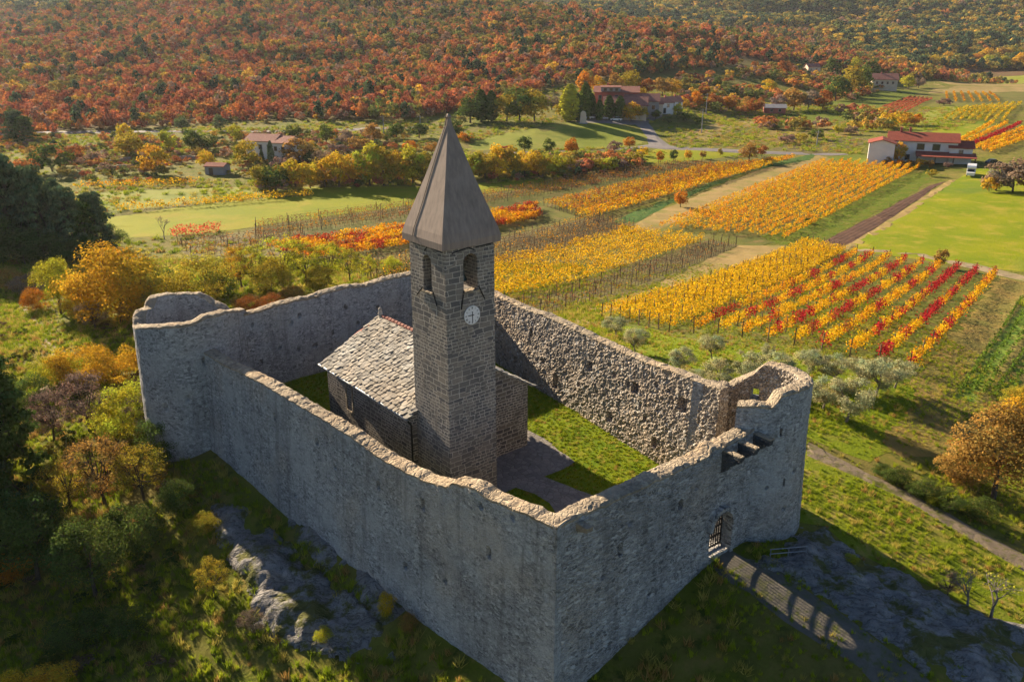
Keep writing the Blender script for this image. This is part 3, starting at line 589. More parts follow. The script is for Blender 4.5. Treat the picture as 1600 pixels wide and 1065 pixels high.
# round towers
def rimz(pxs, C, Rr, front):
    out = []
    for u, v in pxs:
        d = ray(u, v); az = math.atan2(d[0], d[1]); ca = np.array((math.sin(az), math.cos(az)))
        tc = ca@np.array(C); per = ca[0]*C[1]-ca[1]*C[0]; q = Rr*Rr-per*per
        t_ = tc-math.sqrt(max(q, 0)) if front else tc+math.sqrt(max(q, 0))
        P = ca*t_; out.append((math.degrees(math.atan2(P[1]-C[1], P[0]-C[0])) % 360, zat(u, v, *P)))
    return out
CL, RL = (-25., 62.2), 4.1
rz = rimz([(206, 508), (215, 511.6), (233, 511), (249, 511.6), (269, 509), (287, 507.7), (303, 504), (319, 496.5), (338, 490.6), (358, 486)], CL, RL, True)+rimz([(210, 485), (224, 479), (229, 466), (236, 461), (256, 456), (275, 456), (295, 455), (312, 456), (329, 462), (336, 468), (352, 474), (360, 482)], CL, RL, False)
print('LT', [(round(a), round(b, 1)) for a, b in sorted(rz)])
def rim_interp(rz, ang):
    a = np.array(sorted(rz)); return np.interp(ang % 360, np.r_[a[:, 0]-360, a[:, 0], a[:, 0]+360], np.r_[a[:, 1], a[:, 1], a[:, 1]])
n = 190; ang = np.arange(n)*360/n; rad = np.radians(ang); nr = np.c_[np.cos(rad), np.sin(rad)]; pth = np.array(CL)+nr*RL
zt = rim_interp(rz, ang); bo = pth+nr*.6; zbo = gz(bo[:, 0], bo[:, 1])-.8; zbi = np.full(n, -2.)
sa = rad*RL
rib('round_tower', pth, nr, 1.0, zt, zbo, zbi, [M['fl'], M['cope']], .3, ao=.05, rub_o=.02, rub_i=.05, closed=True, seed=6, rag=.06, sarr=sa, holes_o=[(math.radians(a)*RL, z, .22, .5, .35) for a, z in ((235, 2.5), (255, .5), (280, 1.2), (300, 4), (225, -.5))])
CR, RRt = (13.9, 46.4), 3.75
rz = rimz([(1164, 634), (1185, 633), (1206, 636), (1215, 627), (1222, 617), (1238, 613), (1255, 605)], CR, RRt, True)+rimz([(1256, 579), (1238, 572), (1219, 566), (1202, 564), (1194, 568), (1180, 578), (1159, 585), (1138, 595)], CR, RRt, False)
print('RT', [(round(a), round(b, 1)) for a, b in sorted(rz)])
ang = np.linspace(-112, 132, 130); rad = np.radians(ang); nr = np.c_[np.cos(rad), np.sin(rad)]; pth = np.array(CR)+nr*RRt
zt = rim_interp(rz, ang); bo = pth+nr*.5; zbo = gz(bo[:, 0], bo[:, 1])-.8; zbi = zc(pth[:, 0], pth[:, 1])-1.
rtw = rib('round_tower', pth, nr, .85, zt, zbo, zbi, [M['fl'], M['cope'], M['rr']], .3, ao=.05, rub_o=.025, rub_i=.09, seed=8, rag=.07, sarr=(rad-rad[0])*RRt, holes_o=[((math.radians(a)-rad[0])*RRt, z, .2, .25, .3) for a, z in ((-80, 2.6), (-50, 3.2), (-95, 1.6), (-20, 2.2), (-60, 1.))])
def radcut(u, v, w_, h_, front, zd=None):
    a, z = rimz([(u, v)], CR, RRt, front)[0]; a = math.radians(a); m_ = MB().box(-1.6, .9, -w_/2, w_/2, z-h_/2, z+h_/2)
    ca, sa_ = math.cos(a), math.sin(a); m_.V = [(CR[0]+(RRt+x)*ca-y*sa_, CR[1]+(RRt+x)*sa_+y*ca, zz) for x, y, zz in m_.V]; return m_
boolcut(rtw, [radcut(1184, 608, .55, .75, False), radcut(1220, 675, .16, .5, True), radcut(1223, 752, .14, .55, True)])

# ------------------------------------------------------------------ church
CA = R(39); QX, QY = 1.18, 53.84
church = empty('church', (QX, QY, 0), CA, 'small stone church with slab roof and square bell tower inside the fortress', 'church')
# nave
prof = [(-9.55, -1.6), (-.12, -1.6), (-.12, 4.2), (-4.85, 7.15), (-9.55, 4.72)]
nv = MB().prism(prof, 1, 0, 11.3); nave = nv.build('nave_wall', [M['nave']], church); fixn(nave)
boolcut(nave, [MB().box(-9.9, -9.25, 7.75, 8.45, 2.15, 4.05)])
MB().box(-9.62, -9.5, 7.6, 7.75, 2.0, 4.2).box(-9.62, -9.5, 8.45, 8.6, 2.0, 4.2).box(-9.62, -9.5, 7.75, 8.45, 4.05, 4.2).box(-9.66, -9.5, 7.752, 8.448, 2.0, 2.15).build('window_frame', [M['cope']], church)
mb = MB().box(-9.32, -9.28, 7.75, 8.45, 2.15, 4.05, 0)
for k in range(1, 3): mb.box(-9.36, -9.325, 7.75+.7*k/3-.015, 7.75+.7*k/3+.015, 2.15, 4.05, 1)
for k in range(1, 5): mb.box(-9.355, -9.325, 7.75, 8.45, 2.15+1.9*k/5-.012, 2.15+1.9*k/5+.012, 1)
mb.build('window', [M['glass'], M['iron']], church)
# slab roof: real overlapping irregular stones
def slabs(x0, z0, x1, z1, y0, y1, rows, mb):
    dx, dz = (x1-x0)/rows, (z1-z0)/rows; L = math.hypot(x1-x0, z1-z0); ux, uz = (x1-x0)/L, (z1-z0)/L; nx, nz_ = (-uz, ux) if ux > 0 else (uz, -ux)
    rl = L/rows
    for r_ in range(rows+1):
        y = y0-random.random()*.3
        while y < y1:
            w_ = random.uniform(.24, .62); a = r_*rl-random.uniform(.06, .2); ln = rl*random.uniform(1.25, 1.75); b = min(a+ln, L-.02)
            ya, yb = max(y, y0-.12), min(y+w_-.04, y1+.15)
            if yb-ya > .12 and b > a+.1:
                th = random.uniform(.03, .06); lift = random.uniform(.05, .12); tilt = random.uniform(-.02, .02)
                nn = 6; cy = .5*(ya+yb); hy_ = .5*(yb-ya); low = []
                outl = [(a+random.uniform(0, .06), ya+.04), (a-random.uniform(0, .09), cy-.3*hy_), (a-random.uniform(0, .07), cy+.45*hy_), (a+random.uniform(0, .08), yb-.03), (b, yb), (b, ya)]
                V = []
                for t_ in (0, th):
                    for al, yy in outl:
                        hgt = lift*(1-(al-a)/(b-a))+.012+t_+tilt*(yy-cy)/max(hy_, .1); V.append((x0+ux*al+nx*hgt, yy, z0+uz*al+nz_*hgt))
                mb.add(V, [tuple(range(nn))[::-1], tuple(range(nn, 2*nn))]+[(i, (i+1) % nn, nn+(i+1) % nn, nn+i) for i in range(nn)])
            y += w_
mb = MB(); slabs(-9.85, 4.62, -4.85, 7.24, -.12, 11.5, 16, mb); slabs(.3, 4.02, -4.85, 7.24, -.12, 11.5, 16, mb)
mb.prism([(-9.8, 4.60), (-9.8, 4.54), (-4.85, 7.145), (.25, 3.99), (.25, 4.05), (-4.85, 7.22)], 1, -.1, 11.45)
roof = mb.build('roof', [M['slab']], church); fixn(roof)
# ridge of clay tiles and the finial stone at its far end
mb = MB()
for k in range(26):
    y = 6.2-.42*k+4.9
    if y < .1: break
    mb.tube([(-4.85, y, 7.33), (-4.85, y-.46, 7.36)], [.13, .15], 8)
mb.build('ridge_tile', [M['terra2']], roof)
MB().lathe([(.16, 7.2), (.2, 7.45), (.12, 7.62), (.16, 7.75), (.1, 7.9), (.02, 7.93)], 8, (-4.85, 11.42, 0)).build('finial', [M['slab']], roof, smooth=True)
MB().tube([(-9.98, -.2, 4.55), (-9.98, 11.7, 4.57)], .085, 8).build('gutter', [M['zinc']], church)
MB().tube([(-9.98, -.12, 4.55), (-9.85, -.08, 4.3), (-9.66, -.07, 4.05), (-9.66, -.07, -.9)], .065, 8).build('drainpipe', [M['black']], church)
# east end: polygonal apse with red tiles
ap_ = [(-6.9, 11.2), (-6.6, 12.6), (-5.6, 13.4), (-4.1, 13.4), (-3.1, 12.6), (-2.8, 11.2)]
mb = MB().prism(ap_, 2, -1.5, 5.6); mb.build('apse_wall', [M['nave']], church)
ro = [(-4.85+(x+4.85)*1.12, 11.2+(y-11.2)*1.1) for x, y in ap_]; V = [(x, y, 5.603) for x, y in ro]+[(-4.85, 11.3, 7.2)]
mb = MB().add(V, [(i, i+1, 6) for i in range(5)]+[(5, 0, 6), tuple(range(6))[::-1]]); fixn(mb.build('apse_roof', [M['terra']], church))
# transept hump with red tiles on the sunny side
mb = MB().prism([(4.6, 6.1), (8.2, 6.1), (8.2, 6.5), (6.4, 7.72), (4.6, 6.5)], 0, -4.3, -1.2); mb.build('chapel_roof', [M['terra']], church)
# tower shaft with taper and belfry openings
TX0, TX1, TY0, TY1 = -9.22, -5.68, -3.62, .1
def frust(x0, x1, y0, y1, z0, z1, ins):
    V = [(x, y, z0) for y in (y0, y1) for x in (x0, x1)]+[(x, y, z1) for y in (y0+ins, y1-ins) for x in (x0+ins, x1-ins)]
    return MB().add(V, [(0, 2, 3, 1), (4, 5, 7, 6), (0, 1, 5, 4), (2, 6, 7, 3), (0, 4, 6, 2), (1, 3, 7, 5)])
sh = frust(TX0, TX1, TY0, TY1, -1.8, 15.9, .06).build('tower_shaft', [M['tower']], church); fixn(sh)
TCX, TCY = .5*(TX0+TX1), .5*(TY0+TY1)
def archp(c, hw, zb, za):
    r = arch(hw, zb, za-hw, za, 10); return [(c+p, z) for p, z in r]
boolcut(sh, [MB().box(TX0+.55, TX1-.55, TY0+.55, TY1-.55, 13.0, 15.7), MB().prism(archp(TCX+.02, .5, 13.15, 15.35), 1, -5, 2), MB().prism(archp(TCY, .42, 13.05, 15.2), 0, -11, -4)])
MB().box(TCX-.58, TCX+.62, TY0-.02, TY0+.6, 13.06, 13.155).build('window_sill', [M['cope']], church)
MB().box(TX0-.03, TX0+.6, TCY-.5, TCY+.5, 12.96, 13.055).build('window_sill', [M['cope']], church)
for k, (bx, by, sc_) in enumerate(((TCX-.18, TY0+.9, 1.), (TCX+.5, TY0+1.7, .8))):
    b = MB().lathe([(.02, 14.75), (.16, 14.74), (.24, 14.6), (.27, 14.3), (.33, 13.98), (.45, 13.72), (.47, 13.66), (.40, 13.66)], 16, (0, 0, 0))
    b.V = [(bx+x*sc_, by+y*sc_, 14.75+(z-14.75)*sc_) for x, y, z in b.V]; bo_ = b.build('bell', [M['bronze']], church, smooth=True)
    MB().box(bx-.5, bx+.5, by-.09, by+.09, 14.76, 14.96).build('yoke', [M['wood']], bo_)
    MB().tube([(bx, by, 14.7), (bx+.02, by, 13.5)], [.02, .05], 6).build('clapper', [M['iron']], bo_)
mb = MB(); MB().box(TX0+.3, TX1-.3, TCY-.09, TCY+.09, 15.05, 15.22).build('bell_beam', [M['wood']], church)
# iron ties at the openings and under the eaves
def tie(a, b): MB().tube([a, b], .035, 5).build('tie_rod', [M['iron']], church)
yf = TY0-.012; xf = TX0-.012
tie((TCX-.72, yf, 12.2), (TCX-.5, yf+.02, 13.3)); tie((TCX+.95, yf, 12.55), (TCX+.55, yf+.02, 13.35)); tie((TCX-1.25, yf+.06, 15.55), (TCX-.1, yf+.06, 15.72)); tie((TCX-.1, yf+.06, 15.72), (TCX+.3, yf+.06, 15.52)); tie((TCX+.4, yf+.06, 15.66), (TCX+1.6, yf+.06, 15.72))
tie((xf, TCY+1.1, 12.6), (xf+.02, TCY+.5, 13.2)); tie((xf, TCY-.95, 12.4), (xf+.02, TCY-.55, 13.2)); tie((xf+.06, TCY-1.5, 15.62), (xf+.06, TCY-.4, 15.7)); tie((xf+.06, TCY+.2, 15.4), (xf+.06, TCY-.1, 15.72))
# clock
cx, cz = -7.42, 11.72; yc = TY0-.02+.044
ck = MB(); n = 40; V = []
for yy, rr in ((yc, .56), (yc-.05, .56), (yc-.052, .53)):
    V += [(cx+rr*math.cos(2*math.pi*k/n), yy, cz+rr*math.sin(2*math.pi*k/n)) for k in range(n)]
ck.add(V, [tuple(range(2*n, 3*n))]+[(i*n+k, i*n+(k+1) % n, (i+1)*n+(k+1) % n, (i+1)*n+k) for i in range(2) for k in range(n)]); clock = ck.build('clock_face', [M['dial']], church); fixn(clock)
yn = yc-.055
mb = MB()
def bar(x0, z0, x1, z1, w_, y=yn): 
    d = Vector((x1-x0, 0, z1-z0)); L = d.length; d.normalize(); p = Vector((-d.z, 0, d.x))*w_/2; a = Vector((x0, y, z0)); b = Vector((x1, y, z1)); o = Vector((0, -.006, 0))
    V = [a+p, a-p, b-p, b+p]; mb.add(V+[v+o for v in V], [(0, 1, 2, 3), (7, 6, 5, 4), (0, 4, 5, 1), (1, 5, 6, 2), (2, 6, 7, 3), (3, 7, 4, 0)])
ROM = ['XII', 'I', 'II', 'III', 'IV', 'V', 'VI', 'VII', 'VIII', 'IX', 'X', 'XI']
for k, tx in enumerate(ROM):
    mb = MB()
    a = math.pi/2-2*math.pi*k/12; c = Vector((math.cos(a), math.sin(a))); tng = Vector((math.sin(a), -math.cos(a))); wd = {'I': .026, 'V': .05, 'X': .05}; W = sum(wd[ch] for ch in tx); o_ = -W/2
    for ch in tx:
        def P(u_, r_): q = c*r_+tng*u_; return cx+q.x, cz+q.y
        m_ = o_+wd[ch]/2
        if ch == 'I': bar(*P(m_, .385), *P(m_, .495), .014)
        elif ch == 'V': bar(*P(m_-.019, .495), *P(m_, .385), .014); bar(*P(m_+.019, .495), *P(m_, .385), .009)
        else: bar(*P(m_-.019, .495), *P(m_+.019, .385), .014); bar(*P(m_+.019, .495), *P(m_-.019, .385), .009)
        o_ += wd[ch]
    mb.build('numeral', [M['black']], clock)
mb = MB(); bar(cx+.12, cz, cx-.3, cz+.005, .05, yn-.01); mb.build('clock_hand', [M['black']], clock)
mb = MB(); bar(cx, cz+.2, cx+.01, cz-.42, .04, yn-.02); mb.lathe([(.045, 0), (.045, .006)], 8, (cx, yn-.03, cz+.2)); mb.build('clock_hand', [M['black']], clock)
# spire
pr = [(15.78, 1.93), (15.82, 2.04), (16.2, 2.04), (16.65, 1.93), (18, 1.47), (19.5, .98), (21, .53), (22.2, .17), (22.62, .1), (22.68, .14), (22.8, .1), (22.86, .02)]
V = []; Fs = []
for z, h_ in pr: V += [(TCX-h_, TCY-h_, z), (TCX+h_, TCY-h_, z), (TCX+h_, TCY+h_, z), (TCX-h_, TCY+h_, z)]
for i in range(len(pr)-1):
    for k in range(4): Fs.append((i*4+k, i*4+(k+1) % 4, (i+1)*4+(k+1) % 4, (i+1)*4+k))
Fs += [(3, 2, 1, 0), tuple(range(len(pr)*4-4, len(pr)*4))]
spire = mk('spire', V, Fs, [M['spire']], church); fixn(spire)
pts = []
for z, h_ in pr[2:10]: pts.append((TCX-h_-.03, TCY+h_*.45+.05*math.sin(z*3), z))
MB().tube(pts+[(TCX-.1, TCY, 22.95), (TCX-.05, TCY, 23.5)], .022, 5).build('lightning_cable', [M['black']], spire)

# ------------------------------------------------------------------ fields, roads
M['mead'] = ground('meadow_grass', [(.195, .225, .001), (.25, .255, .002), (.29, .25, .015), (.155, .20, .003)], .05, 1.6, .8, .15)
M['lawnfar'] = ground('meadow_hay', [(.20, .235, .02), (.26, .255, .04), (.15, .185, .015)], .05, 1.2, .5, .1)
M['gfield'] = ground('pasture_grass', [(.16, .215, .002), (.24, .255, .003), (.33, .27, .03), (.13, .19, .014)], .07, 1.8, .8, .15)
M['vfloor'] = ground('vineyard_grass', [(.16, .155, .03), (.10, .11, .02), (.20, .14, .05)], .12, 2., .6, .1)
M['vdark'] = ground('bare_vineyard_soil', [(.13, .105, .045), (.18, .16, .05), (.10, .075, .035)], .12, 2., .6, .1)
M['vgreen'] = ground('vineyard_turf', [(.10, .13, .015), (.16, .17, .025), (.17, .13, .04)], .2, 3., .7, .1)
M['plough'] = ground('ploughed_soil', [(.115, .062, .042), (.085, .047, .033), (.14, .08, .055)], .25, 2.5, .5, .06, stripes=(((1268, 385), (1452, 290)), 1.0, .12, (.06, .033, .024)))
M['tan'] = ground('stubble', [(.36, .25, .10), (.27, .20, .07), (.22, .20, .05)], .09, 2, .6, .1)
M['track'] = ground('farm_track', [(.34, .26, .17), (.27, .21, .12), (.22, .21, .07)], .2, 3, .4, .05)
M['crop'] = ground('green_crop', [(.05, .12, .022), (.08, .15, .03), (.13, .16, .03)], .3, 1.5, 1., .3)
M['crop2'] = ground('green_crop_rows', [(.09, .17, .02), (.13, .20, .025), (.20, .20, .035)], .3, 1.5, 1., .4, stripes=(((1500, 600), (1600, 470)), 3.2, .75, (.22, .16, .05)))
M['dry'] = ground('dry_grass', [(.30, .20, .055), (.20, .17, .04), (.14, .14, .03)], .16, 3, .9, .2)
M['gstrip'] = ground('lush_strip', [(.10, .15, .008), (.14, .17, .012), (.18, .16, .03)], .3, 3, .9, .2)
M['slope'] = ground('grass_slope', [(.15, .20, .006), (.20, .225, .012), (.36, .27, .07), (.12, .17, .008)], .28, 6, .9, .15)
M['grove'] = ground('grove_grass', [(.14, .20, .004), (.19, .235, .008), (.24, .22, .03)], .22, 5, .9, .15)
M['gravel'] = ground('gravel_track', [(.26, .20, .14), (.20, .155, .11), (.14, .14, .03), (.12, .13, .02)], .9, 7, .9, .08)
M['earth'] = ground('trodden_earth', [(.17, .15, .125), (.12, .11, .09), (.10, .11, .03)], .7, 7, .8, .06)
def fld(name, px, mat, label, dz=.08, step=6., cat=None, wob=.8): return drape(name, px, M[mat], dz, step, label, cat, wob=wob)
fld('meadow', [(166, 340), (330, 318), (488, 305), (470, 292), (560, 292), (660, 292), (840, 280), (955, 284), (880, 293), (760, 300), (640, 321), (430, 349), (350, 362), (265, 368), (190, 372)], 'mead', 'bright green mown meadow behind the bell tower')
fld('meadow', [(735, 222), (790, 208), (850, 196), (905, 190), (960, 193), (1005, 205), (1016, 221), (985, 228), (900, 231), (800, 233), (730, 236)], 'lawnfar', 'sloping hay meadow below the red hamlet', step=8)
fld('meadow', [(110, 300), (320, 294), (470, 292), (480, 303), (330, 314), (180, 330), (130, 322)], 'lawnfar', 'grass strip between the two far left vine strips', .05)
fld('meadow', [(1000, 262), (1060, 254), (1170, 240), (1120, 232), (1030, 232), (985, 245)], 'mead', 'small bright green orchard meadow below the road')
fld('field', [(1320, 388), (1500, 278), (1545, 258), (1640, 262), (1700, 330), (1680, 420), (1600, 425), (1480, 412), (1360, 395)], 'gfield', 'large grass field on the right beside the ploughed strip')
fld('field', [(1268, 385), (1452, 290), (1478, 283), (1330, 380), (1310, 388)], 'plough', 'freshly ploughed brown strip beside the big orange vineyard', .12, 4, wob=.25)
fld('field', [(1308, 388), (1330, 379), (1484, 281), (1496, 281), (1345, 384), (1325, 390)], 'tan', 'narrow bare tan strip along the ploughed soil', .16, 4, wob=.25)
fld('field', [(1180, 372), (1410, 276), (1450, 266), (1455, 285), (1262, 388)], 'gstrip', 'green headland between orange vines and ploughed soil', .10, 4)
fld('field', [(935, 352), (1180, 258), (1270, 240), (1275, 250), (1170, 268), (1040, 322), (985, 350)], 'crop', 'strip of dark green crop between the vineyards', .12, 4)
fld('field', [(975, 358), (1040, 325), (1180, 268), (1280, 243), (1300, 247), (1200, 288), (1060, 345), (1010, 366)], 'tan', 'tan fallow strip beside the dark green crop', .10, 4)
fld('vineyard_ground', [(1010, 362), (1060, 345), (1285, 250), (1440, 260), (1225, 376), (1180, 386), (1110, 378)], 'vfloor', 'grassy ground under the big orange vineyard', .06, 5)
fld('vineyard_ground', [(680, 420), (1000, 352), (1110, 378), (780, 470), (690, 480)], 'vfloor', 'ground under the dense golden vine rows', .06, 4)
fld('vineyard_ground', [(700, 485), (780, 464), (1110, 374), (1155, 383), (840, 500), (760, 510)], 'vdark', 'dark ground under the leafless vine rows', .10, 4)
fld('vineyard_ground', [(480, 430), (700, 385), (930, 338), (1000, 352), (690, 430), (560, 450)], 'vdark', 'brown ground under the thin leafless vineyard', .09, 5)
fld('vineyard_ground', [(300, 372), (430, 352), (640, 322), (1055, 254), (1170, 242), (1245, 246), (930, 342), (700, 385), (470, 420), (380, 395)], 'vfloor', 'ground under the long middle vineyards', .04, 6)
fld('vineyard_ground', [(265, 376), (380, 362), (480, 358), (500, 385), (480, 405), (300, 412)], 'vdark', 'brown ground under the bare rows by the meadow corner', .1, 4)
fld('field', [(840, 500), (1155, 383), (1230, 384), (1060, 446), (945, 490), (900, 520), (860, 520)], 'tan', 'dry yellow grass slope above the golden and red vineyard', .08, 4)
fld('vineyard_ground', [(930, 500), (1060, 444), (1262, 378), (1345, 394), (1560, 430), (1470, 545), (1425, 590), (1200, 545), (1060, 525)], 'vgreen', 'green turf between the golden and red vine rows', .06, 3)
fld('road', [(1335, 392), (1420, 398), (1520, 420), (1620, 444), (1620, 436), (1530, 413), (1425, 393), (1345, 388)], 'track', 'pale farm track along the top of the red vineyard', .14, 3, wob=.2)
fld('field', [(1425, 592), (1560, 432), (1640, 450), (1640, 500), (1560, 560), (1480, 640), (1430, 650)], 'dry', 'rough dry strip beside the last vine row', .07, 1.2)
fld('field', [(1478, 618), (1500, 580), (1560, 500), (1592, 458), (1650, 470), (1640, 520), (1600, 560), (1575, 620), (1530, 632)], 'crop2', 'rows of green crop at the right edge', .09, 1.2)
fld('field', [(1370, 690), (1400, 655), (1440, 630), (1490, 622), (1540, 632), (1600, 615), (1660, 620), (1650, 680), (1560, 705), (1470, 712), (1410, 715)], 'dry', 'patch of tall dry grass below the olive grove', .06, 1.)
fld('field', [(1130, 233), (1190, 205), (1250, 192), (1330, 200), (1345, 212), (1260, 222), (1190, 226)], 'dry', 'golden fallow field beside the road bend', .08, 6)
fld('field', [(1060, 214), (1150, 190), (1190, 190), (1110, 220)], 'tan', 'pale strip of fallow land below the utility poles', .07, 6)
fld('field', [(1200, 235), (1290, 215), (1340, 215), (1370, 220), (1300, 238), (1240, 242)], 'vdark', 'dug vegetable plots near the farmhouse', .09, 5)
fld('field', [(1330, 262), (1362, 256), (1350, 240), (1290, 246)], 'gstrip', 'small green plot left of the farmhouse', .1, 5)
fld('field', [(1440, 215), (1480, 190), (1560, 188), (1520, 212), (1490, 224)], 'gfield', 'light green field behind the farmhouse', .08, 6)
fld('field', [(1480, 165), (1440, 180), (1400, 205), (1440, 210), (1520, 172)], 'lawnfar', 'pale green slope behind the farmhouse', .06, 8)
fld('field', [(1460, 128), (1640, 128), (1640, 142), (1450, 146)], 'tan', 'far tan field on the valley floor', .1, 12)
fld('field', [(1440, 112), (1640, 114), (1640, 127), (1450, 126)], 'lawnfar', 'farthest pale green field at the foot of the hill', .1, 14)
fld('field', [(1475, 143), (1640, 141), (1640, 160), (1470, 162)], 'vfloor', 'striped field of old vines far across the valley', .1, 10)
fld('field', [(1215, 190), (1280, 160), (1390, 140), (1440, 142), (1380, 175), (1290, 195)], 'gstrip', 'shaded green terrace below the far house', .07, 8)
for px, lab in (([(915, 236), (1020, 225), (1060, 229), (1170, 235), (1320, 240), (1330, 243), (1170, 240), (1040, 234), (1015, 231), (800, 241), (730, 244), (730, 241)], 'pale lane crossing the valley behind the tree belt'), ([(1017, 231), (1010, 215), (1000, 200), (990, 193), (1012, 191), (1020, 200), (1030, 215), (1052, 231)], 'grey road climbing to the red hamlet'), ([(900, 191), (990, 195), (1012, 192), (1070, 176), (1060, 174), (1000, 186), (900, 186)], 'car park and street in front of the hamlet'), ([(-30, 212), (110, 209), (240, 207), (420, 207), (520, 205), (650, 200), (650, 197), (520, 202), (420, 204), (240, 204), (110, 205), (-30, 207)], 'narrow road at the foot of the red wood')):
    fld('road', px, 'asph', lab, .2, 5, wob=.3)
fld('meadow', [(900, 525), (960, 500), (1060, 528), (1200, 548), (1424, 594), (1440, 640), (1410, 690), (1360, 722), (1262, 684), (1180, 640), (1000, 580)], 'grove', 'green grass under the olive trees', .03, 1., wob=.8)
fld('meadow', [(1250, 700), (1330, 738), (1440, 792), (1560, 855), (1640, 908), (1660, 1000), (1600, 985), (1500, 940), (1420, 900), (1335, 862), (1290, 822), (1240, 815)], 'slope', 'sunlit grass slope with straw patches below the stony track', .03, .9, wob=.8)
# near tracks
fld('path', [(1098, 874), (1112, 868), (1135, 856), (1165, 872), (1205, 880), (1250, 915), (1310, 955), (1370, 1000), (1440, 1050), (1470, 1085), (1380, 1085), (1340, 1040), (1280, 1005), (1225, 970), (1170, 925), (1130, 905)], 'earth', 'trodden earth path leading out of the gate', .045, .7, wob=.8)
fld('path', [(1262, 690), (1330, 725), (1440, 780), (1540, 835), (1640, 885), (1640, 920), (1560, 870), (1500, 835), (1420, 785), (1300, 730), (1258, 712)], 'gravel', 'stony track passing right of the fortress', .10, 1., wob=.6)
fld('path', [(20, 470), (50, 510), (75, 545), (80, 580), (60, 610), (74, 612), (98, 580), (90, 545), (62, 508), (32, 468)], 'track', 'thin foot path through the grass on the left', .08, 1.5, wob=.4)
# rock outcrops
def outcrop(px, label, amp=.8, step=.22, seed=0, lift=0.):
    W = [gpt(*p) for p in px]; P = np.array(W); lo, hi = P.min(0)-.3, P.max(0)+.3
    xs = np.arange(lo[0], hi[0], step); ys = np.arange(lo[1], hi[1], step); X, Y = np.meshgrid(xs, ys); x, y = X.ravel(), Y.ravel()
    dmin = np.full(len(x), 1e9)
    for i in range(len(W)):
        a = P[i]; b = P[(i+1) % len(W)]; d = b-a; t_ = np.clip(((x-a[0])*d[0]+(y-a[1])*d[1])/(d@d), 0, 1); dmin = np.minimum(dmin, np.hypot(x-a[0]-d[0]*t_, y-a[1]-d[1]*t_))
    sg = np.where(inpoly(x, y, W), dmin, -dmin); q = np.c_[x, y, 0*x]
    rid = 1-np.abs(fbm(q, 2.6, 4, seed)); c1, c2, ri = cell(q*np.array((1, 1.6, 1)), 1.5, seed)
    h = -.15+lift+np.clip(sg/1.4, -1, 1)*.45+(rid-.72)*amp+fbm(q, 1.1, 4, seed+5)*.30+fbm(q*np.array((1, 2.2, 1)), .5, 2, seed+6)*.08
    z = gz(x, y)+h; z = np.where(sg < -.3, gz(x, y)-.5, z); idn = np.arange(len(x)).reshape(X.shape)
    Fq = np.stack([idn[:-1, :-1], idn[:-1, 1:], idn[1:, 1:], idn[1:, :-1]], -1).reshape(-1, 4); keep = (sg[Fq] > -.5).all(1)
    o = mk('rock_outcrop', np.c_[x, y, z], Fq[keep], M['rock']); tagit(o, label, 'rock', kind='structure'); return o
outcrop([(335, 790), (390, 800), (440, 850), (520, 920), (600, 985), (612, 1030), (560, 1030), (480, 1010), (400, 985), (392, 910), (345, 850)], 'pale limestone ledge below the long shaded wall', 1.0, seed=3, lift=.3)
outcrop([(455, 805), (520, 828), (580, 880), (640, 940), (620, 985), (530, 925), (450, 850)], 'shaded grey rock at the foot of the long wall', .8, seed=5)
outcrop([(1160, 885), (1215, 860), (1245, 815), (1300, 822), (1335, 868), (1420, 895), (1510, 935), (1620, 980), (1660, 1075), (1500, 1085), (1430, 1040), (1390, 1010), (1300, 945), (1225, 905)], 'broad bare limestone apron beside the gate path', .55, seed=8)

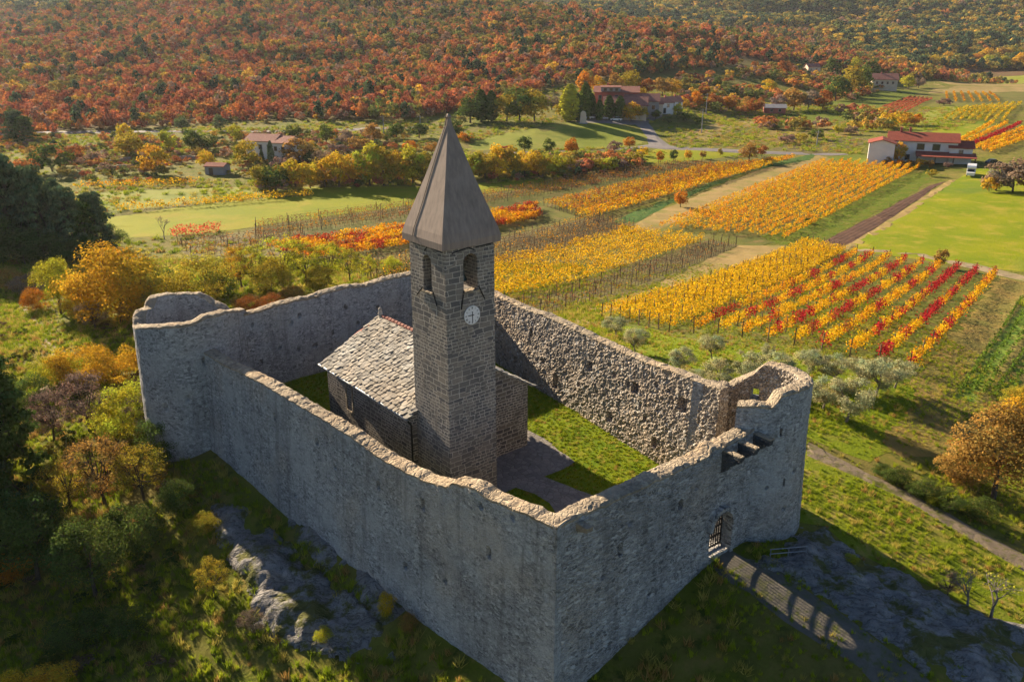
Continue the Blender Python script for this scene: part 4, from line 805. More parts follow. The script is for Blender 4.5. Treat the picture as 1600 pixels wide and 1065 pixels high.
# ------------------------------------------------------------------ vines
Y_, O_, R_, G_, DR = (.70, .42, .015), (.68, .31, .015), (.40, .028, .03), (.46, .38, .04), (.30, .10, .03)
Y_, O_, G_ = np.array(Y_), np.array(O_), np.array(G_); R_ = np.array(R_); DR = np.array(DR)
POSTM = mesh_of('post', *(lambda m: (m.V, m.F))(MB().box(-.045, .045, -.045, .045, -.2, 2.05)), [M['wood']])
ORD = ['first', 'second', 'third', 'fourth', 'fifth', 'sixth', 'seventh', 'eighth', 'ninth', 'tenth', 'eleventh', 'twelfth', 'thirteenth', 'fourteenth', 'fifteenth', 'sixteenth', 'seventeenth', 'eighteenth', 'nineteenth', 'twentieth']
def vrows(A, B, C, D, n, group, label, pal, dens=22, leaf=.3, hgt=1.75, wdt=.45, miss=.04, posts=0, wire=False, low=.55, nm=('vine_row', 'vine row')):
    A, B, C, D = [np.array(gpt(*p)) for p in (A, B, C, D)]
    for i in range(n):
        t_ = i/max(1, n-1); P = A+(C-A)*t_; Q = B+(D-B)*t_; L = np.linalg.norm(Q-P); d = (Q-P)/L; pn = np.array((-d[1], d[0]))
        root = empty(nm[0], (P[0], P[1], float(gz(P[0], P[1]))), 0, label.format(ORD[i]), nm[1], group); z0 = root.location.z
        m = int(L/1.05); sp = (np.arange(m)+.5)*L/m
        seg = vnoise(np.c_[sp, np.full(m, i*7.3), np.zeros(m)], 3.2, i); rnd = RNG.random(m)
        pc = np.array([pal(i, n, s_/L, a, b) for s_, a, b in zip(sp, seg, rnd)])
        vig = np.clip(RNG.normal(1, .18, m), .55, 1.4); vig[RNG.random(m) < miss] = 0
        N = np.maximum(0, (dens*vig*(1.05 if dens > 0 else 0))).astype(int); k = np.repeat(np.arange(m), N); T = len(k)
        mb = MB()
        if T:
            ss = sp[k]+RNG.normal(0, .42, T); ww = RNG.normal(0, wdt*.55, T)*vig[k]; hh = low+(hgt-low)*RNG.beta(1.6, 1.5, T)*vig[k]**.7
            x = P[0]+d[0]*ss+pn[0]*ww; y = P[1]+d[1]*ss+pn[1]*ww; z = gz(x, y)+hh
            c = pc[k]*np.clip(RNG.normal(1, .24, (T, 1)), .4, 1.6)*np.clip(RNG.normal(1, .07, (T, 3)), .7, 1.3)
            V, Fq = leafquads(np.c_[x, y, z]-np.array((P[0], P[1], z0)), leaf*RNG.uniform(.6, 1.25, T))
            mk('foliage', V, Fq, M['leaf'], root, col=np.repeat(c, 4, 0))
        if posts:
            np_ = max(2, int(L/posts))
            for j in range(np_+1):
                q = P+d*L*j/np_; o = link('post', POSTM, root, (q[0]-P[0], q[1]-P[1], float(gz(q[0], q[1]))-z0)); o.rotation_euler = (random.uniform(-.05, .05), random.uniform(-.05, .05), random.random())
        if wire:
            for s_ in sp:
                q = P+d*s_; zz = float(gz(q[0], q[1]))-z0; r2 = random.uniform(-.12, .12)
                mb.box(q[0]-P[0]-.028, q[0]-P[0]+.028, q[1]-P[1]-.028, q[1]-P[1]+.028, zz-.1, zz+.8)
                mb.tube([(q[0]-P[0], q[1]-P[1], zz+.78), (q[0]-P[0]+d[0]*(.5+r2), q[1]-P[1]+d[1]*(.5+r2), zz+.95)], .03, 3)
                if random.random() < .8: mb.tube([(q[0]-P[0]+d[0]*.2, q[1]-P[1]+d[1]*.2, zz+.85), (q[0]-P[0]+d[0]*(.2+r2), q[1]-P[1]+d[1]*(.2+r2), zz+1.5)], .015, 3)
            nn = max(2, int(L/8))
            for hw in (.85, 1.35, 1.8):
                pts = [P+d*L*j/nn for j in range(nn+1)]; mb.tube([(p[0]-P[0], p[1]-P[1], float(gz(p[0], p[1]))-z0+hw) for p in pts], .012, 3)
            mb.build('vine_stem', [M['bark']], root)
def leafquads(C, size, up=.25, nrm=None):
    n = len(C); a = RNG.normal(size=(n, 3))
    if nrm is not None: a = a*.5+nrm
    a[:, 2] += (up if nrm is None else 0)*np.sign(a[:, 2]+1e-9); a /= np.linalg.norm(a, axis=1)[:, None]
    b = RNG.normal(size=(n, 3)); b -= a*(a*b).sum(1)[:, None]; b /= np.linalg.norm(b, axis=1)[:, None]; c = np.cross(a, b)
    s = np.asarray(size).reshape(-1, 1)*.5; r = RNG.uniform(.6, 1, (n, 1))
    V = np.stack([C-b*s, C-c*s*r+a*s*.15, C+b*s, C+c*s*r+a*s*.15], 1).reshape(-1, 3)
    return V, np.arange(4*n).reshape(n, 4)
def pal_gold(i, n, s, a, b): return Y_*(1-.5*b*.4)+G_*.25*(b > .7)
def pal_orange(i, n, s, a, b): return (Y_*.97 if b < .62 else O_) if a < .6 else O_*.95+R_*.06
def pal_mix(i, n, s, a, b):
    t = .28+.1*(i % 2)+(.24 if i in (4, 6, 7) else 0)
    if a > 1-2*t*1.1: return R_ if b < .8 else DR
    return Y_ if b < .6 else O_
def pal_red(i, n, s, a, b): return (R_*.85+O_*.15 if b < .6 else DR) if a > .12 else (O_ if b < .65 else Y_)
def pal_allred(i, n, s, a, b): return np.array((.36, .085, .05))+DR*.25*b
def pal_cane(i, n, s, a, b): return np.array((.26, .155, .07)) if b < .55 else (DR*1.1 if b < .75 else O_*.75)
def pal_sparse(i, n, s, a, b): return O_*.8 if b < .5 else (DR*1.1 if b < .75 else Y_*.8)
NV = 'vine rows of the golden and red vineyard beside the olive grove'
vrows((940, 497), (1262, 382), (1045, 519), (1318, 396), 8, NV, '{} golden vine row counted from the dry grass slope, all yellow leaves', pal_gold, dens=52, leaf=.23, posts=6)
vrows((1084, 521), (1338, 399), (1420, 582), (1553, 434), 9, NV, '{} red and yellow vine row after the all golden rows, near the olive trees', pal_mix, dens=64, leaf=.23, posts=6, hgt=1.85)
vrows((1030, 359), (1290, 254), (1222, 376), (1438, 263), 12, 'vine rows of the big orange vineyard below the farmhouse', '{} row of the big orange vineyard left of the ploughed strip', pal_orange, dens=32, leaf=.30, hgt=1.85, wdt=.2)
vrows((680, 428), (1000, 363), (690, 478), (1098, 379), 7, 'dense golden rows right of the bell tower', '{} dense golden vine row right of the belfry', pal_gold, dens=44, leaf=.27, hgt=1.9)
vrows((690, 492), (1115, 380), (800, 495), (1150, 386), 4, 'leafless rows below the dense golden rows', '{} leafless vine row with posts below the dense golden rows', pal_cane, dens=7, leaf=.2, hgt=1.4, posts=6, wire=True)
vrows((520, 417), (930, 341), (600, 445), (990, 357), 10, 'thin leafless vineyard behind the bell tower', '{} nearly leafless vine row with posts behind the belfry', lambda i, n, s, a, b: (np.array((.24, .15, .075)) if b < .72 else O_), dens=16, leaf=.22, posts=7, wire=True)
vrows((400, 354), (1055, 257), (400, 374), (1110, 258), 5, 'dark leafless rows along the bright meadow', '{} dark leafless vine row along the bright green meadow', pal_cane, dens=22, leaf=.25, hgt=1.6, posts=7, wire=True)
vrows((420, 390), (840, 326), (480, 408), (845, 341), 6, 'red and orange rows crossing behind the spire', '{} red and orange vine row crossing behind the spire', pal_red, dens=70, leaf=.36, hgt=1.95, wdt=.6)
vrows((850, 322), (1110, 262), (900, 338), (1205, 254), 9, 'thin orange rows in the middle of the valley', '{} thin orange vine row in the middle of the valley', pal_sparse, dens=22, leaf=.33, posts=9, wdt=.35)
vrows((905, 340), (1215, 252), (915, 344), (1240, 249), 2, 'bright orange rows along the dark green crop', '{} bright orange vine row along the dark green crop', pal_orange, dens=24, leaf=.42)
vrows((268, 366), (345, 358), (268, 374), (345, 366), 3, 'short pink red rows left of the leafless ones', '{} short pink red vine row at the meadow corner', lambda i, n, s, a, b: np.array((.60, .12, .06)), dens=20, leaf=.4)
vrows((278, 380), (470, 364), (300, 402), (480, 384), 4, 'bare rows above the yellow trees', '{} bare brown vine row above the yellow trees behind the wall', pal_cane, dens=22, leaf=.25, hgt=1.6, posts=7, wire=True)
vrows((1500, 612), (1596, 466), (1570, 622), (1650, 500), 5, 'rows of green crop at the right edge', '{} low row of green crop at the right edge', lambda i, n, s, a, b: np.array((.12, .19, .025))*(.7+.5*b), dens=15, leaf=.26, hgt=.5, low=.05, wdt=.22, miss=.12, nm=('crop_row', 'crop row'))
vrows((180, 328), (486, 304), (190, 333), (488, 308), 2, 'yellow rows at the left end of the meadow', '{} yellow vine row at the left end of the meadow', pal_gold, dens=18, leaf=.42)
vrows((112, 293), (310, 286), (112, 297), (310, 290), 2, 'far left orange rows below the terraces', '{} far left orange vine row below the terraces', pal_orange, dens=12, leaf=.42)
vrows((1494, 227), (1552, 194), (1545, 240), (1660, 200), 6, 'steep rows right of the farmhouse', '{} steep vine row right of the farmhouse roof', lambda i, n, s, a, b: (R_*1.0 if i == 2 else (O_ if b < .5 else Y_)), dens=18, leaf=.55, hgt=2.)
vrows((1475, 189), (1512, 170), (1565, 192), (1595, 163), 8, 'yellow rows beyond the light green field', '{} yellow vine row beyond the light green field', lambda i, n, s, a, b: G_*.9 if b < .6 else Y_*.9, dens=10, leaf=.6)
vrows((1376, 172), (1424, 153), (1412, 179), (1456, 156), 6, 'dark red rows above the farmhouse', '{} dark red vine row on the slope above the farmhouse', pal_allred, dens=7, leaf=.5, hgt=1.5, wdt=.3)
vrows((1480, 160), (1478, 146), (1560, 160), (1545, 146), 7, 'brown rows far across the valley', '{} brownish vine row far across the valley', pal_sparse, dens=8, leaf=.6)

# ------------------------------------------------------------------ trees
def blobcrown(n, K, c, rad, br, size, seed, up=.2, flat=1., hole=.75):
    rs = np.random.default_rng(seed); ctr = []
    for k in range(K):
        d = rs.normal(size=3); d /= np.linalg.norm(d); r_ = rs.uniform(.45, 1.)**.6
        ctr.append(np.array(c)+d*np.array(rad)*r_)
    ctr = np.array(ctr); bs = rs.uniform(br[0], br[1], K); w_ = bs**2; pick = rs.choice(K, n, p=w_/w_.sum())
    d = rs.normal(size=(n, 3)); d /= np.linalg.norm(d, axis=1)[:, None]; d[:, 2] = np.where(d[:, 2] < -.3, -d[:, 2]*.5, d[:, 2])
    P = ctr[pick]+d*(bs[pick]*rs.uniform(hole, 1.08, n))[:, None]*np.array((1, 1, flat)); P[:, 2] = np.maximum(P[:, 2], .015)
    tint = rs.uniform(.78, 1.18, K)[pick]*rs.normal(1, .17, n); hue = rs.normal(0, .09, K)[pick]+rs.normal(0, .06, n)
    col = np.clip(np.stack([tint*(1+hue), tint, tint*(1-hue*.5)], 1), .3, 1.7)
    return P, size*rs.uniform(.6, 1.3, n), col, ctr, bs, d*.75+(P-np.array(c))/np.maximum(np.linalg.norm(P-np.array(c), axis=1), .02)[:, None]*.6
def crownmesh(name, parts, mat):
    P = np.concatenate([p[0] for p in parts]); S = np.concatenate([p[1] for p in parts]); Cc = np.concatenate([p[2] for p in parts])
    N_ = np.concatenate([p[5] if len(p) > 5 else np.zeros_like(p[0]) for p in parts]); V, Fq = leafquads(P, S, .25, N_); return mesh_of(name, V, Fq, mat, col=np.repeat(Cc, 4, 0))
def limbs(ctrs, h0, r0, mat, seed, lean=.03):
    rd = random.Random(seed); m = MB(); top = (rd.uniform(-lean, lean), rd.uniform(-lean, lean), h0)
    m.tube([(0, 0, -.04), (0, 0, .02), (top[0]*.4, top[1]*.4, h0*.5), top], [r0*1.5, r0*1.1, r0*.9, r0*.7], 7)
    for c in ctrs:
        a = rd.uniform(.55, 1.); st = (top[0]*a, top[1]*a, h0*a); mid = [(st[i]+c[i])*.5+rd.uniform(-.02, .02) for i in range(3)]
        m.tube([st, mid, tuple(c)], [r0*.5, r0*.33, r0*.12], 5)
    return m
KIND = {}
def reg(kind, var, cm, tm): KIND.setdefault(kind, []).append((cm, tm))
def twigs(m, ctrs, bs, seed, n=6, r=.0025):
    rd = random.Random(seed)
    for c, b in zip(ctrs, bs):
        for _ in range(n):
            d = Vector((rd.gauss(0, 1), rd.gauss(0, 1), abs(rd.gauss(.3, 1)))).normalized()*b*1.1; m.tube([tuple(c), (c[0]+d.x, c[1]+d.y, c[2]+d.z)], [r*1.4, r*.4], 3)
    return m
def tm(m, mat): return mesh_of('trunk', m.V, m.F, [mat])
for v in range(4):   # full near broadleaf
    p = blobcrown(9500, 40, (0, 0, .58), (.36, .36, .34), (.09, .18), .024, 100+v); reg('broad', v, crownmesh('crown', [p], M['leaf']), tm(twigs(limbs(p[3][:9], .42, .022, None, v), p[3], p[4], v, 4), M['bark']))
for v in range(4):   # thin see-through autumn crown
    p = blobcrown(4600, 44, (0, 0, .56), (.38, .38, .36), (.07, .15), .021, 200+v, hole=.3); reg('thin', v, crownmesh('crown', [p], M['leaf']), tm(twigs(limbs(p[3][:14], .36, .02, None, 30+v), p[3], p[4], v, 9), M['bark']))
for v in range(4):   # shrub to the ground
    p = blobcrown(7500, 40, (0, 0, .42), (.46, .46, .38), (.10, .20), .028, 300+v); reg('bush', v, crownmesh('crown', [p], M['leaf']), tm(twigs(limbs(p[3][:8], .18, .014, None, 60+v), p[3], p[4], v, 4), M['bark']))
for v in range(4):   # mid distance
    p = blobcrown(1500, 26, (0, 0, .50), (.36, .36, .40), (.11, .21), .07, 400+v); reg('mid', v, crownmesh('crown', [p], M['leaf']), tm(limbs(p[3][:5], .4, .025, None, 90+v), M['bark']))
for v in range(3):
    p = blobcrown(700, 18, (0, 0, .44), (.5, .5, .38), (.14, .24), .10, 450+v); reg('midbush', v, crownmesh('crown', [p], M['leaf']), tm(limbs(p[3][:4], .2, .02, None, 95+v), M['bark']))
for v in range(3):   # pines
    rd = np.random.default_rng(500+v); ps = []; cs = []
    for k in range(64):
        z = .08+.86*(k/64)**.9; r_ = .33*(1.05-z)**.6*rd.uniform(.4, 1.1); a = k*2.4+rd.uniform(-.4, .4); c = (r_*math.cos(a), r_*math.sin(a), z); cs.append(c)
        ps.append(blobcrown(110, 3, c, (.05, .05, .02), (.05, .085), .036, 600+v*70+k, flat=.7))
    reg('pine', v, crownmesh('crown', ps, M['needle']), tm(limbs(cs[::2], .92, .018, None, 120+v, .01), M['bark']))
for v in range(2):   # cypress
    P = []; rd = np.random.default_rng(700+v); n = 900; z = rd.uniform(.03, 1, n)**.9; r_ = .115*np.sin(np.pi*np.clip(z, .08, 1)**.8)**.7*rd.uniform(.7, 1.1, n)+.01; a = rd.uniform(0, 6.283, n)
    t_ = rd.normal(1, .18, (n, 1)); reg('cypress', v, crownmesh('crown', [(np.stack([r_*np.cos(a), r_*np.sin(a), z], 1), np.full(n, .07), np.repeat(np.clip(t_, .5, 1.5), 3, 1), 0, 0, np.stack([np.cos(a), np.sin(a), .3+0*a], 1))], M['needle']), tm(MB().tube([(0, 0, -.05), (0, 0, .8)], [.02, .006], 6), M['bark']))
for v in range(4):   # olive
    p = blobcrown(6500, 32, (0, 0, .55), (.42, .42, .32), (.10, .17), .027, 800+v, hole=.4); reg('olive', v, crownmesh('crown', [p], M['leaf']), tm(twigs(limbs(p[3][:10], .34, .024, None, 150+v, .06), p[3], p[4], v, 6), M['paleb']))
for v in range(3):   # bare fruit tree
    rd = random.Random(900+v); m = MB(); tips = []
    def grow(p, d, L, r_, lev):
        q = p+d*L; m.tube([tuple(p), tuple(p+d*L*.5+Vector((rd.gauss(0, .012), rd.gauss(0, .012), .008))), tuple(q)], [r_, r_*.8, r_*.6], 5 if lev < 3 else 3)
        if lev > 4: tips.append(q); return
        for _ in range(rd.choice((2, 3, 3))):
            e = (d+Vector((rd.gauss(0, .55), rd.gauss(0, .55), rd.gauss(.16, .3)))).normalized(); grow(q, e, L*rd.uniform(.6, .82), r_*.6, lev+1)
    grow(Vector((0, 0, -.03)), Vector((rd.uniform(-.1, .1), rd.uniform(-.1, .1), 1)).normalized(), .3, .028, 0)
    tp = np.array([tuple(t_) for t_ in tips]); sel = tp[np.random.default_rng(v).choice(len(tp), min(60, len(tp)), replace=False)]
    V, Fq = leafquads(sel, np.full(len(sel), .035)); reg('bare', v, mesh_of('crown', V, Fq, M['leaf'], col=np.ones((len(V), 3))), tm(m, M['paleb']))
CO = dict(gold=(.56, .34, .03), ygold=(.62, .44, .03), olivey=(.38, .30, .035), ygreen=(.42, .40, .035), rust=(.36, .13, .035), orange=(.52, .22, .025), pine=(.115, .155, .07), dgreen=(.095, .135, .03), green=(.12, .16, .03), silver=(.40, .40, .21), grey=(.27, .20, .14), mauve=(.24, .16, .13), brown=(.36, .215, .055), red=(.38, .07, .035), lime=(.50, .50, .04))
CNAME = dict(gold='golden', ygold='bright yellow', olivey='olive yellow', ygreen='yellow green', rust='rust red', orange='orange', pine='dark green', dgreen='deep green', green='green', silver='silvery grey', grey='grey brown', mauve='mauve brown', brown='brown', red='red', lime='lime yellow')
KNAME = dict(broad='broadleaf tree', thin='thinly leaved tree', bush='shrub', mid='tree', midbush='bush', pine='pine', cypress='cypress', olive='olive tree', bare='bare fruit tree')
KCAT = dict(bush='shrub', midbush='shrub')
def plant(group, phrase, items, wd=1.):
    items = sorted(items, key=lambda e: e[0]); cnt = {}
    for it in items: k = (it[3], it[4]); cnt[k] = cnt.get(k, 0)+1
    seen = {}
    for it in items:
        u, vb, hp, kind, colr = it[:5]; ws = (it[5] if len(it) > 5 else 1.)*wd
        x, y = gpt(u, vb); z = float(gz(x, y)); h = max(.5, zat(u, vb-hp, x, y)-z)
        k = (kind, colr); seen[k] = seen.get(k, 0)+1
        lab = f"{CNAME[colr]} {KNAME[kind]} {phrase}"
        if cnt[k] > 1: lab = f"{ORD[seen[k]-1]} {CNAME[colr]} {KNAME[kind]} from the left {phrase}"
        cm, tmh = random.choice(KIND[kind]); name = {'bush': 'shrub', 'midbush': 'shrub', 'pine': 'pine_tree', 'cypress': 'cypress_tree', 'olive': 'olive_tree', 'bare': 'bare_tree'}.get(kind, 'tree')
        r = empty(name, (x, y, z-.03), random.uniform(0, 6.28), lab, KCAT.get(kind, 'tree'), group); r.scale = (h*ws*random.uniform(.9, 1.1), h*ws*random.uniform(.9, 1.1), h)
        c = link('crown', cm, r); cc = np.array(CO[colr])*random.uniform(.9, 1.1); c.color = (*cc, 1); link('trunk', tmh, r)
plant('autumn trees left of the fortress', 'beyond the left round tower', [(190, 505, 150, 'bush', 'gold', .95), (238, 495, 110, 'bush', 'olivey', .8), (150, 500, 95, 'bush', 'ygold', .8), (318, 470, 85, 'bush', 'olivey', 1.2), (96, 492, 95, 'broad', 'ygreen', .9), (58, 485, 42, 'bush', 'orange'), (222, 478, 45, 'bush', 'ygold'), (130, 500, 60, 'bush', 'gold'), (262, 470, 60, 'bush', 'dgreen'), (150, 515, 50, 'thin', 'grey', 1.3), (215, 505, 50, 'bush', 'brown', 1.1), (45, 460, 40, 'bush', 'grey', 1.2), (15, 455, 45, 'bush', 'brown', 1.2), (350, 462, 40, 'bush', 'dgreen', 1.3), (250, 520, 70, 'thin', 'olivey', 1.2)])
plant('trees behind the short rear wall', 'behind the rear wall', [(378, 452, 70, 'thin', 'gold'), (404, 455, 78, 'thin', 'ygreen', 1.), (442, 452, 92, 'thin', 'lime', .9), (478, 448, 78, 'thin', 'ygreen', 1.), (515, 445, 72, 'thin', 'lime', 1.), (547, 440, 55, 'thin', 'ygreen', 1.), (575, 436, 40, 'thin', 'lime', 1.1), (615, 428, 32, 'bush', 'lime'), (425, 462, 70, 'bush', 'olivey'), (500, 455, 50, 'bush', 'olivey'), (392, 488, 32, 'bush', 'rust', 1.6), (425, 482, 26, 'bush', 'rust', 1.5), (455, 470, 30, 'bush', 'brown', 1.3)])
plant('shrubs on the slope left of the fortress', 'below the left round tower', [(130, 600, 75, 'bush', 'gold', 1.1), (185, 605, 80, 'bush', 'gold', 1.), (90, 600, 60, 'bush', 'ygreen', 1.1), (140, 672, 100, 'thin', 'mauve', 1.1), (195, 690, 105, 'bush', 'ygreen', .9), (230, 680, 70, 'thin', 'grey', 1.1), (85, 690, 90, 'thin', 'mauve', 1.), (165, 790, 115, 'thin', 'brown', 1.1), (225, 780, 90, 'thin', 'olivey', 1.1), (110, 790, 90, 'thin', 'olivey', 1.), (255, 720, 75, 'bush', 'dgreen', .9), (50, 640, 60, 'bush', 'dgreen', 1.1)])
plant('dark pines at the left edge', 'at the left edge of the view', [(-38, 410, 175, 'pine', 'pine', .85), (-8, 398, 150, 'pine', 'pine', .8), (22, 404, 168, 'pine', 'pine', .8), (46, 396, 140, 'pine', 'dgreen', .85), (68, 404, 152, 'pine', 'pine', .8), (92, 396, 122, 'pine', 'pine', .9), (112, 404, 118, 'pine', 'pine', .9), (134, 402, 92, 'pine', 'dgreen', 1.), (156, 396, 100, 'pine', 'pine', .9), (172, 392, 52, 'bush', 'dgreen', 1.), (0, 414, 110, 'bush', 'dgreen', .7), (40, 414, 70, 'bush', 'dgreen', 1.2), (85, 414, 60, 'bush', 'dgreen', 1.2), (125, 412, 50, 'bush', 'dgreen', 1.2), (-40, 780, 250, 'pine', 'pine', .9), (12, 760, 215, 'pine', 'dgreen', .85), (-90, 720, 300, 'pine', 'dgreen', 1.), (-130, 800, 330, 'pine', 'pine', 1.), (-70, 840, 300, 'pine', 'pine', 1.), (-80, 860, 260, 'broad', 'dgreen', 1.1)])
plant('trees in the shade below the left slope', 'in the shade at the lower left', [(60, 905, 150, 'broad', 'dgreen', 1.), (150, 930, 120, 'broad', 'dgreen', 1.1), (-40, 950, 190, 'broad', 'dgreen', 1.1), (215, 860, 90, 'bush', 'dgreen', 1.), (280, 800, 60, 'bush', 'dgreen', 1.), (18, 905, 75, 'bush', 'orange', .9), (75, 1105, 75, 'bush', 'gold', 1.1), (20, 1110, 70, 'bush', 'ygold', .9), (320, 830, 35, 'bush', 'olivey', 1.3), (335, 930, 60, 'thin', 'olivey', 1.), (120, 1010, 60, 'bush', 'dgreen', 1.3), (200, 985, 50, 'bush', 'dgreen', 1.3), (605, 962, 45, 'bush', 'ygold', .55), (505, 1000, 25, 'bush', 'ygreen', 1.1), (395, 990, 40, 'thin', 'grey', 1.2), (640, 985, 30, 'bush', 'brown', .9)])
plant('olive trees of the grove', 'beyond the right round tower', [(962, 527, 38, 'olive', 'silver', 1.1), (992, 552, 48, 'olive', 'silver', 1.), (1062, 585, 48, 'olive', 'silver', 1.1), (1112, 560, 44, 'olive', 'silver', 1.), (1085, 610, 40, 'olive', 'silver', 1.1), (1120, 612, 55, 'olive', 'silver', 1.), (1165, 600, 60, 'olive', 'silver', 1.), (1200, 565, 32, 'olive', 'silver', 1.), (1215, 595, 52, 'olive', 'silver', 1.), (1262, 590, 52, 'olive', 'silver', 1.), (1300, 600, 56, 'olive', 'silver', 1.), (1285, 640, 60, 'olive', 'silver', 1.1), (1322, 660, 80, 'olive', 'silver', 1.1), (1368, 618, 66, 'olive', 'silver', 1.1), (1398, 606, 52, 'olive', 'silver', 1.1), (1345, 602, 50, 'olive', 'silver', 1.1)])
plant('trees at the right edge', 'by the stony track at the right', [(1552, 778, 142, 'broad', 'brown', 1.15), (1608, 740, 130, 'broad', 'gold', 1.1), (1500, 752, 62, 'bush', 'brown', 1.2), (1590, 640, 45, 'bush', 'olivey', 1.2), (1400, 755, 32, 'bush', 'dgreen', 1.4), (1440, 775, 34, 'bush', 'dgreen', 1.4), (1480, 795, 36, 'bush', 'dgreen', 1.3), (1375, 742, 22, 'bush', 'dgreen', 1.3), (1460, 790, 22, 'bush', 'ygreen', 1.2), (1530, 810, 40, 'bush', 'dgreen', 1.3), (1507, 952, 78, 'bare', 'ygreen', 1.), (1548, 965, 82, 'bare', 'ygreen', 1.15), (1480, 930, 40, 'thin', 'grey', 1.1), (1330, 880, 18, 'bush', 'ygreen', 1.2)])
plant('lone trees among the fields', 'standing alone among the fields', [(1468, 418, 32, 'mid', 'brown', .8), (1063, 324, 30, 'mid', 'orange', .9), (257, 374, 42, 'bare', 'grey', .8), (1582, 300, 50, 'mid', 'grey', 1.3), (1556, 298, 44, 'mid', 'grey', 1.2), (1610, 300, 48, 'mid', 'brown', 1.2), (1545, 300, 26, 'midbush', 'gold', 1.), (975, 362, 14, 'midbush', 'ygold'), (1262, 350, 12, 'midbush', 'dgreen')])
plant('tree belt behind the bright meadow', 'in the belt left of the spire', [(412, 297, 42, 'mid', 'olivey', 1.2), (432, 298, 45, 'mid', 'dgreen', 1.2), (462, 294, 50, 'mid', 'ygold', .95), (485, 294, 45, 'mid', 'ygold'), (508, 292, 50, 'mid', 'gold', 1.), (530, 292, 55, 'mid', 'ygold', .95), (556, 290, 54, 'mid', 'gold', 1.), (578, 290, 66, 'mid', 'ygreen', .9), (600, 290, 58, 'mid', 'olivey', 1.), (622, 289, 58, 'mid', 'gold', .95), (645, 288, 60, 'mid', 'ygreen', .95), (660, 288, 55, 'mid', 'olivey'), (445, 270, 30, 'midbush', 'mauve', 1.3), (505, 262, 30, 'mid', 'grey', 1.2), (540, 268, 28, 'midbush', 'olivey', 1.3), (600, 262, 26, 'midbush', 'brown', 1.3)])
plant('tree belt right of the spire', 'in the belt between spire and lane', [(735, 280, 45, 'mid', 'ygreen', 1.2), (758, 280, 48, 'mid', 'olivey', 1.1), (778, 278, 50, 'mid', 'ygold', 1.), (800, 278, 48, 'mid', 'olivey', .9), (820, 276, 45, 'mid', 'ygold', 1.), (842, 275, 42, 'mid', 'gold', 1.), (862, 274, 40, 'mid', 'ygreen', 1.2), (882, 272, 30, 'mid', 'olivey', 1.2), (905, 268, 22, 'midbush', 'mauve', 1.3), (928, 268, 24, 'midbush', 'olivey', 1.2), (950, 268, 24, 'midbush', 'ygreen', 1.2), (968, 264, 18, 'midbush', 'mauve', 1.3), (990, 258, 24, 'midbush', 'olivey', 1.2), (820, 238, 28, 'mid', 'green', 1.1), (858, 240, 24, 'mid', 'green', 1.), (893, 242, 30, 'mid', 'orange', .9), (983, 232, 20, 'mid', 'orange', 1.1), (960, 238, 20, 'midbush', 'mauve', 1.2), (792, 240, 14, 'midbush', 'red', 1.5), (1005, 244, 18, 'midbush', 'ygold', 1.), (1032, 254, 20, 'mid', 'orange', .8), (1052, 252, 20, 'mid', 'dgreen', .9), (1075, 250, 18, 'mid', 'gold', .8), (1098, 248, 14, 'mid', 'brown', .9), (1125, 244, 12, 'mid', 'olivey', .9), (1170, 252, 28, 'mid', 'brown', 1.2), (1190, 245, 20, 'mid', 'rust', 1.), (1140, 262, 12, 'midbush', 'ygreen', .8)])
plant('trees round the white house', 'round the small white house', [(388, 264, 46, 'mid', 'olivey', 1.), (468, 256, 40, 'mid', 'brown', 1.45), (492, 258, 26, 'midbush', 'dgreen', 1.2), (425, 262, 42, 'cypress', 'pine', 1.), (410, 256, 24, 'cypress', 'pine', 1.1), (322, 262, 30, 'mid', 'ygold', 1.1), (243, 272, 46, 'mid', 'gold', 1.15), (205, 246, 46, 'mid', 'olivey', 1.2), (195, 222, 32, 'mid', 'ygold', .9), (265, 238, 38, 'mid', 'ygreen', 1.), (300, 236, 36, 'mid', 'green', .9), (325, 236, 30, 'mid', 'dgreen', 1.2), (82, 268, 48, 'midbush', 'dgreen', 1.2), (60, 252, 30, 'midbush', 'brown', 1.2), (28, 222, 52, 'pine', 'pine', 1.4), (40, 224, 44, 'pine', 'dgreen', 1.4), (45, 275, 30, 'midbush', 'rust', 1.2), (120, 250, 26, 'midbush', 'rust', 1.2), (150, 255, 24, 'midbush', 'grey', 1.2), (370, 222, 28, 'mid', 'ygreen', 1.), (460, 216, 24, 'mid', 'green', 1.2), (510, 224, 34, 'mid', 'green', .9), (345, 205, 26, 'mid', 'pine', 1.1), (285, 205, 26, 'mid', 'pine', 1.1), (620, 216, 26, 'mid', 'green', 1.1), (655, 216, 26, 'mid', 'dgreen', 1.3), (585, 224, 30, 'mid', 'brown', 1.2), (540, 228, 24, 'mid', 'grey', 1.3), (560, 235, 24, 'midbush', 'brown', 1.3), (640, 236, 20, 'midbush', 'orange', 1.2), (675, 240, 22, 'midbush', 'brown', 1.2), (525, 240, 18, 'midbush', 'mauve', 1.4)])
